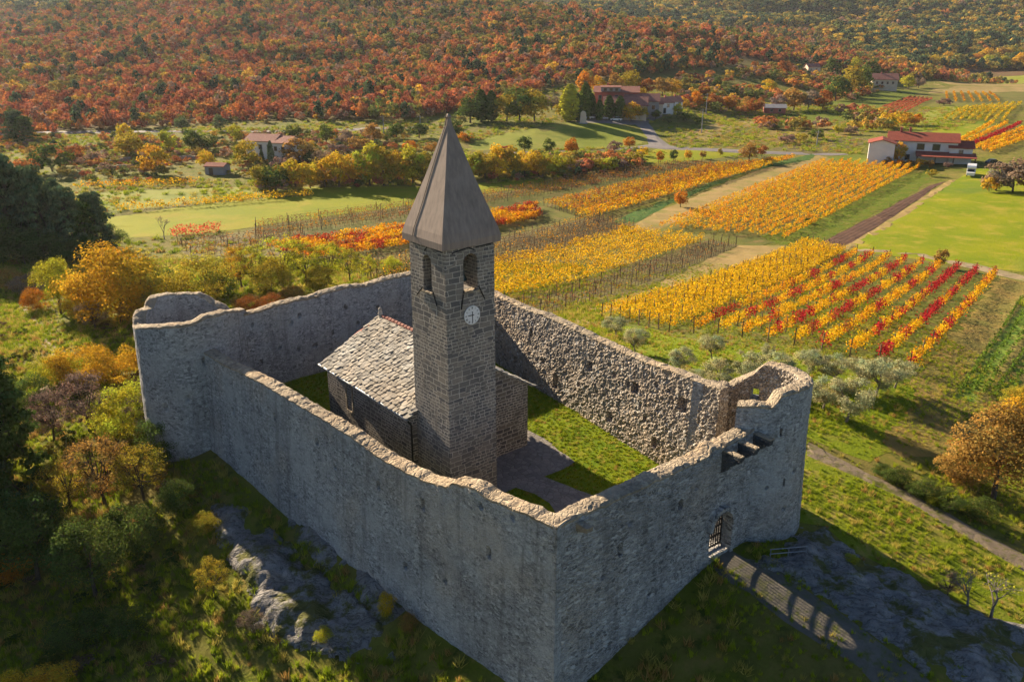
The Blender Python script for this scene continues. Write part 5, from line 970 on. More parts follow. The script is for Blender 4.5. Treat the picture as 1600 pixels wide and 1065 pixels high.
plant('trees round the red hamlet', 'round the red roofed hamlet', [(735, 192, 46, 'mid', 'dgreen', 1.2), (752, 190, 50, 'cypress', 'green', 1.8), (768, 190, 48, 'cypress', 'dgreen', 1.8), (710, 215, 30, 'mid', 'dgreen', 1.2), (728, 222, 18, 'midbush', 'orange', 1.2), (792, 190, 44, 'mid', 'olivey', 1.1), (812, 190, 54, 'mid', 'green', 1.1), (835, 190, 50, 'mid', 'olivey', 1.1), (862, 172, 26, 'mid', 'grey', 1.2), (890, 190, 58, 'cypress', 'ygreen', 2.2), (902, 190, 44, 'cypress', 'dgreen', 1.4), (914, 186, 56, 'cypress', 'green', 1.6), (924, 186, 40, 'cypress', 'dgreen', 1.4), (951, 187, 38, 'cypress', 'dgreen', 1.8), (968, 188, 38, 'cypress', 'dgreen', 1.8), (986, 191, 31, 'mid', 'gold', 1.1), (936, 189, 34, 'cypress', 'dgreen', 1.5), (1004, 189, 22, 'mid', 'olivey', 1.1), (1024, 186, 16, 'mid', 'green', 1.1), (1058, 180, 18, 'mid', 'ygreen', 1.1), (878, 188, 36, 'mid', 'olivey', 1.), (960, 150, 34, 'mid', 'brown', 1.1), (1000, 160, 26, 'mid', 'gold', 1.1), (915, 150, 38, 'mid', 'orange', 1.), (935, 145, 26, 'mid', 'gold', 1.1), (982, 148, 42, 'mid', 'olivey', 1.1), (1010, 150, 30, 'mid', 'rust', 1.2), (1035, 150, 32, 'mid', 'brown', 1.2), (1050, 150, 30, 'mid', 'gold', 1.1), (1068, 170, 20, 'mid', 'gold', 1.1), (1088, 168, 24, 'mid', 'orange', 1.2), (1115, 170, 26, 'mid', 'rust', 1.2), (1070, 190, 18, 'midbush', 'dgreen', 1.5), (1090, 194, 14, 'midbush', 'green', 1.5), (1045, 192, 12, 'midbush', 'dgreen', 1.4)])
plant('trees between the hamlet and the farmhouse', 'between the red hamlet and the far house', [(1140, 172, 24, 'mid', 'orange', 1.2), (1165, 172, 20, 'mid', 'brown', 1.3), (1180, 178, 28, 'mid', 'rust', 1.1), (1200, 150, 26, 'mid', 'ygold', 1.1), (1215, 172, 24, 'mid', 'mauve', 1.3), (1240, 172, 34, 'mid', 'brown', 1.3), (1262, 172, 34, 'mid', 'grey', 1.2), (1285, 172, 30, 'mid', 'rust', 1.2), (1305, 158, 40, 'mid', 'dgreen', 1.2), (1325, 152, 46, 'mid', 'olivey', 1.2), (1345, 145, 40, 'mid', 'green', 1.2), (1360, 128, 34, 'mid', 'dgreen', 1.1), (1300, 118, 26, 'mid', 'dgreen', 1.1), (1335, 112, 22, 'mid', 'ygreen', 1.2), (1120, 138, 18, 'mid', 'dgreen', 1.2), (1100, 150, 18, 'mid', 'rust', 1.2), (1145, 150, 16, 'mid', 'dgreen', 1.2), (1225, 118, 26, 'mid', 'rust', 1.2), (1180, 112, 18, 'mid', 'rust', 1.), (1250, 200, 20, 'midbush', 'olivey', 1.4), (1230, 224, 18, 'midbush', 'mauve', 1.4), (1250, 222, 16, 'midbush', 'olivey', 1.4), (1275, 218, 18, 'midbush', 'green', 1.2), (1310, 210, 18, 'mid', 'ygreen', 1.1), (1330, 210, 16, 'midbush', 'grey', 1.3), (1388, 200, 28, 'midbush', 'ygold', 1.2), (1408, 196, 24, 'midbush', 'gold', 1.2), (1428, 196, 22, 'midbush', 'orange', 1.1), (1418, 140, 22, 'mid', 'ygreen', 1.4), (1435, 138, 18, 'mid', 'grey', 1.3), (1475, 165, 14, 'midbush', 'mauve', 1.6)])
plant('garden trees at the farmhouse', 'in front of the white farmhouse', [(1402, 256, 34, 'mid', 'gold', .8), (1385, 258, 16, 'midbush', 'brown', 1.), (1405, 262, 14, 'midbush', 'orange', 1.), (1420, 262, 14, 'midbush', 'brown', 1.), (1436, 262, 16, 'midbush', 'gold', 1.), (1452, 262, 14, 'midbush', 'brown', 1.), (1455, 276, 14, 'midbush', 'olivey', 1.1), (1480, 262, 10, 'midbush', 'mauve', 1.2), (1500, 240, 12, 'midbush', 'dgreen', 1.3)])
plant('yellow wood at the foot of the far hill', 'at the foot of the far hill', [(1460, 106, 22, 'mid', 'ygold', 1.3), (1478, 104, 22, 'mid', 'gold', 1.4), (1500, 104, 20, 'mid', 'gold', 1.5), (1520, 102, 20, 'mid', 'orange', 1.5), (1545, 106, 22, 'mid', 'ygreen', 1.3), (1567, 110, 22, 'mid', 'ygreen', 1.2), (1590, 110, 26, 'mid', 'gold', 1.2), (1540, 98, 22, 'mid', 'gold', 1.5), (1562, 96, 24, 'mid', 'brown', 1.5), (1585, 94, 24, 'mid', 'olivey', 1.5), (1376, 108, 16, 'mid', 'orange', 1.3), (1390, 104, 14, 'mid', 'gold', 1.3), (1410, 104, 14, 'mid', 'brown', 1.5)])

# ------------------------------------------------------------------ scattered masses (wood, scrub, grass)
def scatter_group(name, coll):
    g = bpy.data.node_groups.new(name, 'GeometryNodeTree')
    g.interface.new_socket('Geometry', in_out='INPUT', socket_type='NodeSocketGeometry'); g.interface.new_socket('Geometry', in_out='OUTPUT', socket_type='NodeSocketGeometry')
    N = g.nodes.new; gi = N('NodeGroupInput'); go = N('NodeGroupOutput'); ci = N('GeometryNodeCollectionInfo'); ci.inputs[0].default_value = coll; ci.inputs[1].default_value = True; ci.inputs[2].default_value = True
    ip = N('GeometryNodeInstanceOnPoints'); ip.inputs['Pick Instance'].default_value = True
    def na(nm, ty): x = N('GeometryNodeInputNamedAttribute'); x.data_type = ty; x.inputs[0].default_value = nm; return x.outputs[0]
    L = g.links.new; er = N('FunctionNodeEulerToRotation'); L(na('rot', 'FLOAT_VECTOR'), er.inputs[0]); L(gi.outputs[0], ip.inputs['Points']); L(ci.outputs[0], ip.inputs['Instance'])
    L(na('pick', 'INT'), ip.inputs['Instance Index']); L(er.outputs[0], ip.inputs['Rotation']); L(na('scl', 'FLOAT_VECTOR'), ip.inputs['Scale']); L(ip.outputs[0], go.inputs[0]); return g
NSC = [0]
def scatter(name, pts, pick, scl, protos, label, cat):
    NSC[0] += 1; coll = bpy.data.collections.new('sources_%s' % name)
    for i, me in enumerate(protos): o = bpy.data.objects.new('a%02d_%s' % (i, name), me); coll.objects.link(o)
    n = len(pts); me = bpy.data.meshes.new(name); me.vertices.add(n); me.vertices.foreach_set('co', np.asarray(pts, np.float32).ravel())
    a = me.attributes.new('pick', 'INT', 'POINT'); a.data.foreach_set('value', np.asarray(pick, np.int32))
    a = me.attributes.new('scl', 'FLOAT_VECTOR', 'POINT'); a.data.foreach_set('vector', np.asarray(scl, np.float32).ravel())
    rot = np.zeros((n, 3), np.float32); rot[:, 2] = RNG.uniform(0, 6.283, n); rot[:, :2] = RNG.normal(0, .06, (n, 2)); a = me.attributes.new('rot', 'FLOAT_VECTOR', 'POINT'); a.data.foreach_set('vector', rot.ravel())
    o = link(name, me); md = o.modifiers.new('scatter', 'NODES'); md.node_group = scatter_group('scatter_%s_%d' % (name, NSC[0]), coll); tagit(o, label, cat, kind='stuff'); return o
FC = [((.42, .15, .07), (.30, .095, .05)), ((.48, .22, .065), (.36, .155, .055)), ((.34, .27, .06), (.23, .19, .045)), ((.075, .11, .05), (.05, .08, .04)), ((.56, .37, .055), (.44, .30, .05)), ((.36, .22, .14), (.28, .17, .11)), ((.20, .21, .05), (.13, .15, .04))]
FM = [leafmat('wood_leaf_%d' % i, tuple(k*1.22 for k in a), tuple(k*1.22 for k in b), .26) for i, (a, b) in enumerate(FC)]
FPRO = []
for i in range(7):
    for v in range(2):
        if i == 3: p = blobcrown(260, 16, (0, 0, .52), (.24, .24, .42), (.09, .16), .14, 1000+v)
        else: p = blobcrown(260, 15, (0, 0, .52), (.40, .40, .34), (.11, .21), .145, 1010+i*2+v)
        FPRO.append(crownmesh('wood_crown', [p], FM[i]))
def jitter(x0, x1, y0, y1, st):
    X, Y = np.meshgrid(np.arange(x0, x1, st), np.arange(y0, y1, st)); x = X.ravel()+RNG.uniform(-.5, .5, X.size)*st; y = Y.ravel()+RNG.uniform(-.5, .5, X.size)*st; return x, y
def infr(x, y, z, m=60):
    u, v = proj(x, y, z); return (u > -m) & (u < 1600+m) & (v > -m) & (v < 1065+m) & (y > 5)
def choose(W): 
    W = np.maximum(W, 1e-6); c = np.cumsum(W/W.sum(1, keepdims=True), 1); return (RNG.random(len(W))[:, None] > c).sum(1).clip(0, W.shape[1]-1)
x, y = jitter(-820, 360, 300, 1040, 3.8); fs = forest_side(x, y); z = gz(x, y); keep = (fs > 0) & infr(x, y, z, 420); x, y, z, fs = x[keep], y[keep], z[keep], fs[keep]
q = np.c_[x, y, 0*x]; n1 = fbm(q, 90, 3, 41); n2 = fbm(q, 45, 3, 47); up = np.clip((y-420)/350, 0, 1); rt = np.clip((x-60)/140, 0, 1)
W = np.stack([1.15+1.6*n1-.35*rt-.6*up, .95+.5*rt, .35+.9*np.clip(n2, 0, 1)+.55*up+.4*rt, .16+.6*np.clip(-n2-.35, 0, 1)+.2*np.clip(1-fs/40, 0, 1), .12+.25*rt, .28+.2*up, .35+.6*np.clip(-n1, 0, 1)+.45*up], 1)
# the lower right end of the slope is half open
op = (fbm(q, 30, 3, 51) > .12+.5*(1-rt)) & (x > 70) & (y < 600); 
x, y, z, W = x[~op], y[~op], z[~op], W[~op]
pk = choose(W)*2+RNG.integers(0, 2, len(x)); h = (2.6+4.2*RNG.random(len(x))**1.5+2.5*(RNG.random(len(x)) < .06))*(1+.35*np.clip(vnoise(np.c_[x, y, 0*x], 30, 77), -1, 1))*np.where(pk//2 == 3, 1.3, 1); sx = h*RNG.uniform(.75, 1.0, len(x))
scatter('forest', np.c_[x, y, z-.3], pk, np.c_[sx, sx, h], FPRO, 'dense red and brown autumn wood covering the left hillside', 'forest'); print('FOREST', len(x))
x, y = jitter(-1250, 2100, 620, 2500, 9.); z = np.maximum(np.where(y > 785, hfar(x, y), -99), gz(x, y)); uu, vv = proj(x, y, z); keep = infr(x, y, z, 320) & (forest_side(x, y) > 0) & ((x > 340) | (y > 1030)) & ~inpoly(uu, vv, [(1340, 150), (1340, 104), (1450, 110), (1640, 112), (1640, 200)]); x, y, z = x[keep], y[keep], z[keep]
q = np.c_[x, y, 0*x]; n1 = fbm(q, 260, 3, 61); n2 = fbm(q, 120, 3, 67)
W = np.stack([.0+.0*n1, .07+.06*n2, 1.2+.4*n2, .35+3.*np.clip(-n1+.08, 0, 1)*2+2.2*np.clip((1350-y)/300, 0, 1)*(x < 420), .5+.8*np.clip(n2, 0, 1), .12+0*x, .5+.4*np.clip(-n2, 0, 1)], 1)
pk = choose(W)*2+RNG.integers(0, 2, len(x)); h = RNG.uniform(8, 13, len(x)); scatter('forest', np.c_[x, y, z-.5], pk, np.c_[h*1.15, h*1.15, h], FPRO, 'yellow and dark green wood on the far hill', 'forest'); print('FAR', len(x))
# scrub on terraces and rough ground
def inpx(x, y, z, polys):
    u, v = proj(x, y, z); r = np.zeros(len(x), bool)
    for p in polys: r |= inpoly(u, v, p)
    return r
x, y = jitter(-260, 200, 225, 345, 2.5); z = gz(x, y); fs = forest_side(x, y); n1 = fbm(np.c_[x, y, 0*x], 22, 3, 71)
keep = (fs < 4) & (n1+RNG.uniform(-.25, .25, len(x)) > -.08) & inpx(x, y, z, [[(-40, 215), (240, 212), (560, 206), (720, 190), (735, 240), (690, 288), (560, 272), (380, 288), (240, 290), (120, 286), (-40, 300)], [(880, 250), (1000, 244), (1010, 262), (900, 280), (760, 290), (740, 270)]])
x, y, z = x[keep], y[keep], z[keep]; pk = choose(np.tile([.5, .8, 1.2, .25, .5, .9, .9], (len(x), 1)))*2+RNG.integers(0, 2, len(x)); h = RNG.uniform(.5, 3., len(x))*(.6+.6*RNG.random(len(x)))
scatter('scrub', np.c_[x, y, z-.2], pk, np.c_[h*1.3, h*1.3, h], FPRO, 'rough brown and green scrub on the terraces left of the spire', 'scrub')
x, y = jitter(60, 520, 330, 700, 4.2); z = gz(x, y); n1 = fbm(np.c_[x, y, 0*x], 40, 3, 73)
keep = (n1+RNG.uniform(-.25, .25, len(x)) > -.1) & inpx(x, y, z, [[(1040, 130), (1120, 118), (1250, 96), (1380, 100), (1440, 118), (1380, 140), (1300, 175), (1190, 186), (1060, 168)], [(1180, 186), (1300, 176), (1400, 178), (1380, 206), (1250, 214), (1190, 205)], [(1350, 112), (1450, 110), (1440, 122), (1360, 128)], [(1440, 92), (1640, 84), (1640, 112), (1440, 110)]])
x, y, z = x[keep], y[keep], z[keep]; pk = choose(np.tile([.6, .9, 1., .3, .8, .7, .8], (len(x), 1)))*2+RNG.integers(0, 2, len(x)); h = RNG.uniform(1.6, 5.4, len(x))
scatter('scrub', np.c_[x, y, z-.2], pk, np.c_[h*1.3, h*1.3, h], FPRO, 'mixed autumn scrub on the slopes right of the hamlet', 'scrub')
# grass tufts and low growth near the fortress
def tuft(c1, c2, n, seed, hgt=1., spread=.5):
    rs = np.random.default_rng(seed); V = []; Cc = []
    for k in range(n):
        a = rs.uniform(0, 6.283); r_ = rs.uniform(0, spread); b = np.array((r_*math.cos(a), r_*math.sin(a), -.05)); l = np.array((rs.normal(0, .35), rs.normal(0, .35), 1.))*hgt*rs.uniform(.5, 1.1); wv = np.array((rs.normal(), rs.normal(), 0)); wv = wv/np.linalg.norm(wv)*.05
        V += [b-wv, b+wv, b+l*.6+wv*.7, b+l]; cc = np.array(c1)+(np.array(c2)-np.array(c1))*rs.random(); Cc += [cc*rs.uniform(.8, 1.2)]*4
    return mesh_of('tuft', np.array(V), np.arange(4*n).reshape(n, 4), M['leaf'], col=np.array(Cc))
TUF = [tuft((.27, .34, .02), (.38, .40, .03), 34, 1), tuft((.48, .38, .09), (.38, .34, .06), 30, 2), tuft((.17, .25, .015), (.25, .30, .02), 36, 3), tuft((.44, .30, .09), (.36, .20, .06), 26, 4)]
x, y = jitter(-95, 50, 24, 140, .38); n = len(x); z = gz(x, y); keep = infr(x, y, z, 20) & ~inpoly(x, y, [(2.1, 33.2), (11.2, 40.2), (14.2, 42.1), (17.9, 45), (17.6, 48.6), (14.5, 50.5), (13.4, 49.5), (-5.5, 77), (-22, 64), (-27, 66.5), (-29.4, 63), (-28.6, 60), (-26, 57.7), (-22.8, 57), (-12.2, 46.6), (1.4, 33.0)])
ex = inpx(x, y, z, [[(345, 795), (390, 805), (440, 855), (520, 925), (600, 990), (600, 1022), (490, 1000), (405, 970), (400, 910), (350, 850)], [(1225, 862), (1250, 822), (1300, 830), (1335, 873), (1420, 900), (1510, 940), (1620, 985), (1650, 1070), (1500, 1075), (1420, 1030), (1320, 955), (1240, 900)], [(1110, 868), (1140, 855), (1300, 950), (1390, 1030), (1370, 1050), (1190, 930)], [(1262, 690), (1440, 780), (1640, 885), (1640, 920), (1420, 785), (1258, 712)]]); keep &= ~ex | (RNG.random(n) < .06)
n1 = fbm(np.c_[x, y, 0*x], 4.5, 3, 81); keep &= RNG.random(n) < np.clip(.7+n1, .15, 1); x, y, z, n1 = x[keep], y[keep], z[keep], n1[keep]
dryp = fbm(np.c_[x, y, 0*x], 7, 3, 83); right = (x > 12); W = np.stack([1.+.8*right, .5+1.2*np.clip(dryp, 0, 1), .9+.8*(x < -5)+0*x, .2+1.*np.clip(dryp-.1, 0, 1)], 1); pk = choose(W); s_ = RNG.uniform(.22, .55, len(x))*(1-.35*right)*np.where((pk == 1) | (pk == 3), 1.25, 1)  # bright tufts favoured on the right, painting its sunlight into the colour
scatter('grass', np.c_[x, y, z], pk, np.c_[s_, s_, s_*RNG.uniform(.7, 1.2, len(x))], TUF, 'rough green and straw coloured grass around the fortress', 'grass'); print('TUFTS', len(x))

x, y = jitter(-23, 18, 34, 76, .3); PCT = np.array(PW); z = zc_b(x, y); CH = [(QX+math.cos(CA)*a-math.sin(CA)*b, QY+math.sin(CA)*a+math.cos(CA)*b) for a, b in ((-9.8, -3.8), (-5.5, -3.8), (-5.5, -.1), (.1, -.1), (.1, 11.6), (-2.5, 13.6), (-7, 13.6), (-9.8, 11.6))]
keep = inpoly(x, y, CG) & ~inpoly(x, y, PW) & ~inpoly(x, y, CH) & ~inpoly(x, y, [(10.9, 40.7), (12.7, 42.1), (12.9, 43.2), (10.6, 44.5), (8, 44.5)]); x, y, z = x[keep], y[keep], z[keep]; s_ = RNG.uniform(.10, .22, len(x))
scatter('grass', np.c_[x, y, z], choose(np.tile([1.3, .22, .9, .05], (len(x), 1))), np.c_[s_*1.5, s_*1.5, s_*.8], TUF, 'short lawn grass inside the fortress walls', 'grass')

x, y = jitter(-230, 260, 110, 420, 1.7); z = gz(x, y); d_ = np.hypot(x, y); n1 = fbm(np.c_[x, y, 0*x], 14, 3, 95); fs = forest_side(x, y)
FLD = [[(166, 340), (330, 318), (488, 305), (470, 292), (660, 290), (955, 282), (760, 302), (640, 323), (430, 351), (265, 372), (190, 374)], [(380, 360), (1055, 250), (1330, 240), (1500, 278), (1640, 262), (1640, 444), (1420, 600), (1060, 530), (860, 522), (480, 440)], [(735, 222), (850, 196), (905, 188), (1005, 190), (1016, 229), (900, 232), (730, 238)], [(1000, 262), (1170, 240), (1120, 232), (985, 245)], [(900, 193), (1010, 190), (1055, 232), (1320, 238), (1320, 246), (1010, 236)], [(1340, 262), (1360, 205), (1490, 205), (1640, 150), (1640, 300), (1480, 290)]]
keep = (fs < 0) & infr(x, y, z, 10) & ~inpx(x, y, z, FLD) & (RNG.random(len(x)) < np.clip(.42+n1, .05, .9)); x, y, z = x[keep], y[keep], z[keep]; s_ = RNG.uniform(.35, .95, len(x))
scatter('grass', np.c_[x, y, z], choose(np.tile([1., .9, .7, .5], (len(x), 1))), np.c_[s_*2.2, s_*2.2, s_], TUF, 'tall rough grass on the unmown land of the valley', 'grass'); print('VALLEY', len(x))

# ------------------------------------------------------------------ understory of the tree belts
x, y = jitter(-140, 140, 170, 300, 2.3); z = gz(x, y)
keep = inpx(x, y, z, [[(400, 300), (400, 276), (520, 268), (665, 262), (668, 290), (520, 296)], [(715, 284), (730, 256), (880, 252), (1000, 246), (1005, 258), (940, 270), (880, 277)]]) & (RNG.random(len(x)) < .7)
x, y, z = x[keep], y[keep], z[keep]; pk = choose(np.tile([.3, .5, 1.3, .25, 1., .8, 1.2], (len(x), 1)))*2+RNG.integers(0, 2, len(x)); h = RNG.uniform(1.2, 4.6, len(x))
scatter('scrub', np.c_[x, y, z-.2], pk, np.c_[h*1.1, h*1.1, h], FPRO, 'thick undergrowth filling the tree belts beside the spire', 'scrub')
x, y = jitter(-70, -6, 30, 100, 1.9); z = gz(x, y); n1 = fbm(np.c_[x, y, 0*x], 6, 3, 91)
keep = (n1 > .02) & inpx(x, y, z, [[(-30, 480), (60, 470), (200, 520), (250, 700), (320, 800), (260, 900), (330, 1010), (200, 1080), (-40, 1080)], [(330, 470), (560, 430), (640, 420), (640, 380), (300, 400)]])
x, y, z = x[keep], y[keep], z[keep]; h = RNG.uniform(.35, 1.1, len(x)); sp_ = [KIND['bush'][k][0] for k in range(3)]
UM = [leafmat('undergrowth_leaf_%d' % i, a, b, .35) for i, (a, b) in enumerate([((.10, .13, .025), (.06, .09, .02)), ((.24, .18, .04), (.16, .14, .03)), ((.22, .15, .08), (.15, .11, .06))])]
UP = [crownmesh('undergrowth_crown', [blobcrown(420, 14, (0, 0, .42), (.5, .5, .36), (.12, .24), .12, 1100+i)], UM[i]) for i in range(3)]
scatter('undergrowth', np.c_[x, y, z-.1], choose(np.tile([1.2, .6, .5], (len(x), 1))), np.c_[h*1.4, h*1.4, h], UP, 'low brambles and weeds on the slope left of the fortress', 'undergrowth')

# ------------------------------------------------------------------ buildings
def wall_windows(root, wins, mats=('glass', 'white')):
    # wins: (face, a, z, w, h) ; face 'f' y=0 front, 'l' x=0 left, 'r' x=W right
    for f, a, z, ww, hh, W in wins:
        m = MB(); m2 = MB(); e = .09
        def bx(M_, a0, a1, z0, z1, o0, o1, mi=0):
            if f == 'f': M_.box(a0, a1, -o1, -o0, z0, z1, mi)
            elif f == 'l': M_.box(-o1, -o0, a0, a1, z0, z1, mi)
            else: M_.box(W+o0, W+o1, a0, a1, z0, z1, mi)
        bx(m, a-ww/2, a+ww/2, z, z+hh, -.05, .03); bx(m2, a-ww/2-e, a-ww/2, z-e, z+hh+e, -.05, .06); bx(m2, a+ww/2, a+ww/2+e, z-e, z+hh+e, -.05, .06); bx(m2, a-ww/2, a+ww/2, z+hh, z+hh+e, -.05, .058); bx(m2, a-ww/2, a+ww/2, z-e, z, -.05, .07)
        o = m.build('window', [M[mats[0]]], root); m2.build('frame', [M[mats[1]]], o)
def gabled(root, x0, x1, y0, y1, h, rise, axis_, wm, rm, over=.4, zb=-1.2):
    m = MB()
    if axis_ == 'x':
        ym = .5*(y0+y1); m.prism([(y0, zb), (y1, zb), (y1, h), (ym, h+rise), (y0, h)], 0, x0, x1); sl = rise/(ym-y0)
        r = MB().prism([(y0-over, h-over*sl+.02), (ym, h+rise+.02), (y1+over, h-over*sl+.02), (y1+over, h-over*sl+.2), (ym, h+rise+.22), (y0-over, h-over*sl+.2)], 0, x0-over, x1+over)
    else:
        xm = .5*(x0+x1); m.prism([(x0, zb), (x1, zb), (x1, h), (xm, h+rise), (x0, h)], 1, y0, y1); sl = rise/(xm-x0)
        r = MB().prism([(x0-over, h-over*sl+.02), (xm, h+rise+.02), (x1+over, h-over*sl+.02), (x1+over, h-over*sl+.2), (xm, h+rise+.22), (x0-over, h-over*sl+.2)], 1, y0-over, y1+over)
    fixn(m.build('wall', [M[wm]], root)); o = r.build('roof', [M[rm]], root); fixn(o); return o
def chimney(roof, x, y, z, h=1.2, w_=.6): MB().box(x-w_/2, x+w_/2, y-w_/2, y+w_/2, z-1, z+h).box(x-w_/2-.1, x+w_/2+.1, y-w_/2-.1, y+w_/2+.1, z+h, z+h+.15).build('chimney', [M['redr']], roof)
def bld(name, u, v, rz, label, cat='house', group=None):
    x, y = gpt(u, v); return empty(name, (x, y, float(gz(x, y))), R(rz), label, cat, group)
# farmhouse
fh = bld('farmhouse', 1354, 257, -22, 'long white farmhouse with red tiled roof beside the ploughed strip')
gabled(fh, 0, 7, 0, 9, 6.2, 1.0, 'y', 'white', 'terra'); r_ = gabled(fh, 5.5, 24, 7.5, 17, 6.6, 1.9, 'x', 'white', 'terra', .6)
chimney(r_, 8.5, 12, 8.6); chimney(r_, 11, 12.6, 8.6); gabled(fh, 22, 28, 6.5, 15, 5.2, 1.5, 'x', 'white', 'terra', .5)
m = MB().prism([(2.0, 2.75), (7.45, 3.6), (7.45, 3.75), (2.0, 2.9)], 0, 13, 29); fixn(m.build('porch_roof', [M['terra']], fh))
for px_ in (13.4, 18.2, 23, 28.6): MB().box(px_-.15, px_+.15, 2.25, 2.55, -1, 2.74).build('porch_post', [M['wood']], fh)
wall_windows(fh, [('f', 0, 0, 0, 0, 0)][:0])
def fwin(root, y0, lst):
    for a, z, ww, hh in lst:
        o = MB().box(a-ww/2, a+ww/2, y0-.03, y0+.05, z, z+hh).build('window', [M['glass']], root)
        MB().box(a-ww/2-.12, a-ww/2, y0-.06, y0+.05, z-.1, z+hh+.1).box(a+ww/2, a+ww/2+.12, y0-.06, y0+.05, z-.1, z+hh+.1).box(a-ww/2, a+ww/2, y0-.055, y0+.05, z+hh, z+hh+.1).box(a-ww/2, a+ww/2, y0-.065, y0+.05, z-.1, z).build('frame', [M['greyr']], o)
fwin(fh, 7.5, [(14.2, 4.1, 1.9, 1.7), (18.4, 4.1, 1.9, 1.7), (11, 1, 1.2, 1.5)]); fwin(fh, 6.5, [(25, 3.4, 1., 1.1)])
# red inn and its neighbours
inn = bld('inn', 927, 181, -8, 'four storey red inn with grey attic behind the white house', 'building')
r_ = gabled(inn, 0, 17, 4, 14, 8.6, 1.8, 'x', 'redr', 'terra2', .5); chimney(r_, 5, 9, 10.4); fwin(inn, 4, [(2.2+3.2*i, z, 1.2, 1.4) for i in range(5) for z in (2.6, 6.)])
MB().box(2.5, 10, 2.6, 6.5, 8.9, 10.4).build('dormer', [M['greyr']], inn); MB().prism([(2.2, 10.4), (6.8, 10.4), (6.8, 10.6), (4.5, 11.1), (2.2, 10.6)], 0, 2.2, 10.3).build('dormer_roof', [M['terra2']], inn); fwin(inn, 2.6, [(4.2, 9.1, 1.2, 1.), (6.4, 9.1, 1.2, 1.), (8.6, 9.1, 1.2, 1.)])
hw = bld('house', 939, 186, -8, 'white gabled house with broad red roof in front of the red inn'); r_ = gabled(hw, 1, 17, 0, 10, 5.2, 2.6, 'x', 'cream', 'terra2', .6); chimney(r_, 8, 5, 7.6); fwin(hw, 0, [(3+3*i, 2.6, 1.1, 1.4) for i in range(5)]); gabled(hw, -4.5, .9, 1, 7, 2.6, 1.2, 'x', 'cream', 'terra2', .4)
hb = bld('house', 975, 183, -8, 'red roofed house joined behind the round yellow tree'); r_ = gabled(hb, 0, 13, 0, 9, 6., 2.4, 'x', 'greyr', 'terra2', .5); fwin(hb, 0, [(2+3*i, 3., 1.1, 1.4) for i in range(4)])
for k, (u, v, w_, h_, lab, wm) in enumerate(((992, 185, 8, 4.6, 'first terraced house in the street, grey, nearest the inn', 'greyr'), (1010, 181, 7, 4.3, 'second terraced house in the street, cream, with dark openings', 'cream'), (1027, 178, 7, 4.2, 'third terraced house in the street, white, partly shaded', 'white'), (1045, 175, 6, 4., 'last terraced house in the street with sunlit white gable', 'white'))):
    b = bld('house', u, v, 12, lab, group='terraced houses of the hamlet street'); r_ = gabled(b, 0, w_*.95, 0, 7, h_, 1.6, 'x', wm, 'terra2', .35); chimney(r_, w_*.6, 3.5, h_+1.6, .8, .5); fwin(b, 0, [(1.6, 2.4, .9, 1.2), (4.4, 2.4, .9, 1.2), (3, .2, 1., 1.9)])
# small white house on the left
wh = bld('house', 386, 252, -14, 'two storey white house with pale pink roof beside two cypresses'); r_ = gabled(wh, 0, 9.5, 0, 8, 6.2, 1.5, 'x', 'white', 'terra2', .5); gabled(wh, 9, 14.5, -1., 8.5, 5.9, 1.4, 'x', 'white', 'terra2', .5)
fwin(wh, 0, [(2, 3.8, 1., 1.3), (5, 3.8, 1., 1.3), (7.8, 3.8, 1., 1.3), (2, .8, 1., 1.3), (5, .4, 1.1, 2.)]); fwin(wh, -1, [(10.6, 3.6, .9, 1.2), (13, 3.6, .9, 1.2), (10.6, .8, .9, 1.2), (13, .8, .9, 1.2)])
sd = bld('shed', 321, 273, -10, 'low pale shed with rusty roof below the terraces', 'shed'); gabled(sd, 0, 5.6, 0, 4, 2.3, .7, 'x', 'greyr', 'terra', .3); MB().box(1.2, 2.4, -.05, .05, 0, 1.9).build('door', [M['wood']], sd)
dh = bld('house', 1362, 140, -15, 'shaded pinkish house under the trees on the far slope'); r_ = gabled(dh, 0, 14, 0, 10, 6., 3., 'x', 'cream', 'terra2', .6); chimney(r_, 5, 5, 8.6); fwin(dh, 0, [(2.5+3*i, 3.2, 1.1, 1.4) for i in range(4)])
sh2 = bld('shed', 1194, 178, -10, 'small dark red hut with grey roof under the rusty trees', 'shed'); gabled(sh2, 0, 9, 0, 6, 2.6, 1.2, 'x', 'redr', 'greyr', .4); fwin(sh2, 0, [(3, 1., 1., 1.), (6.5, 1., 1., 1.)])
h3 = bld('house', 1262, 116, 5, 'tiny cream house half hidden on the hillside'); gabled(h3, 0, 8, 0, 7, 4.5, 1.8, 'x', 'cream', 'terra2', .4); fwin(h3, 0, [(2, 2, 1., 1.3), (5.6, 2, 1., 1.3)])

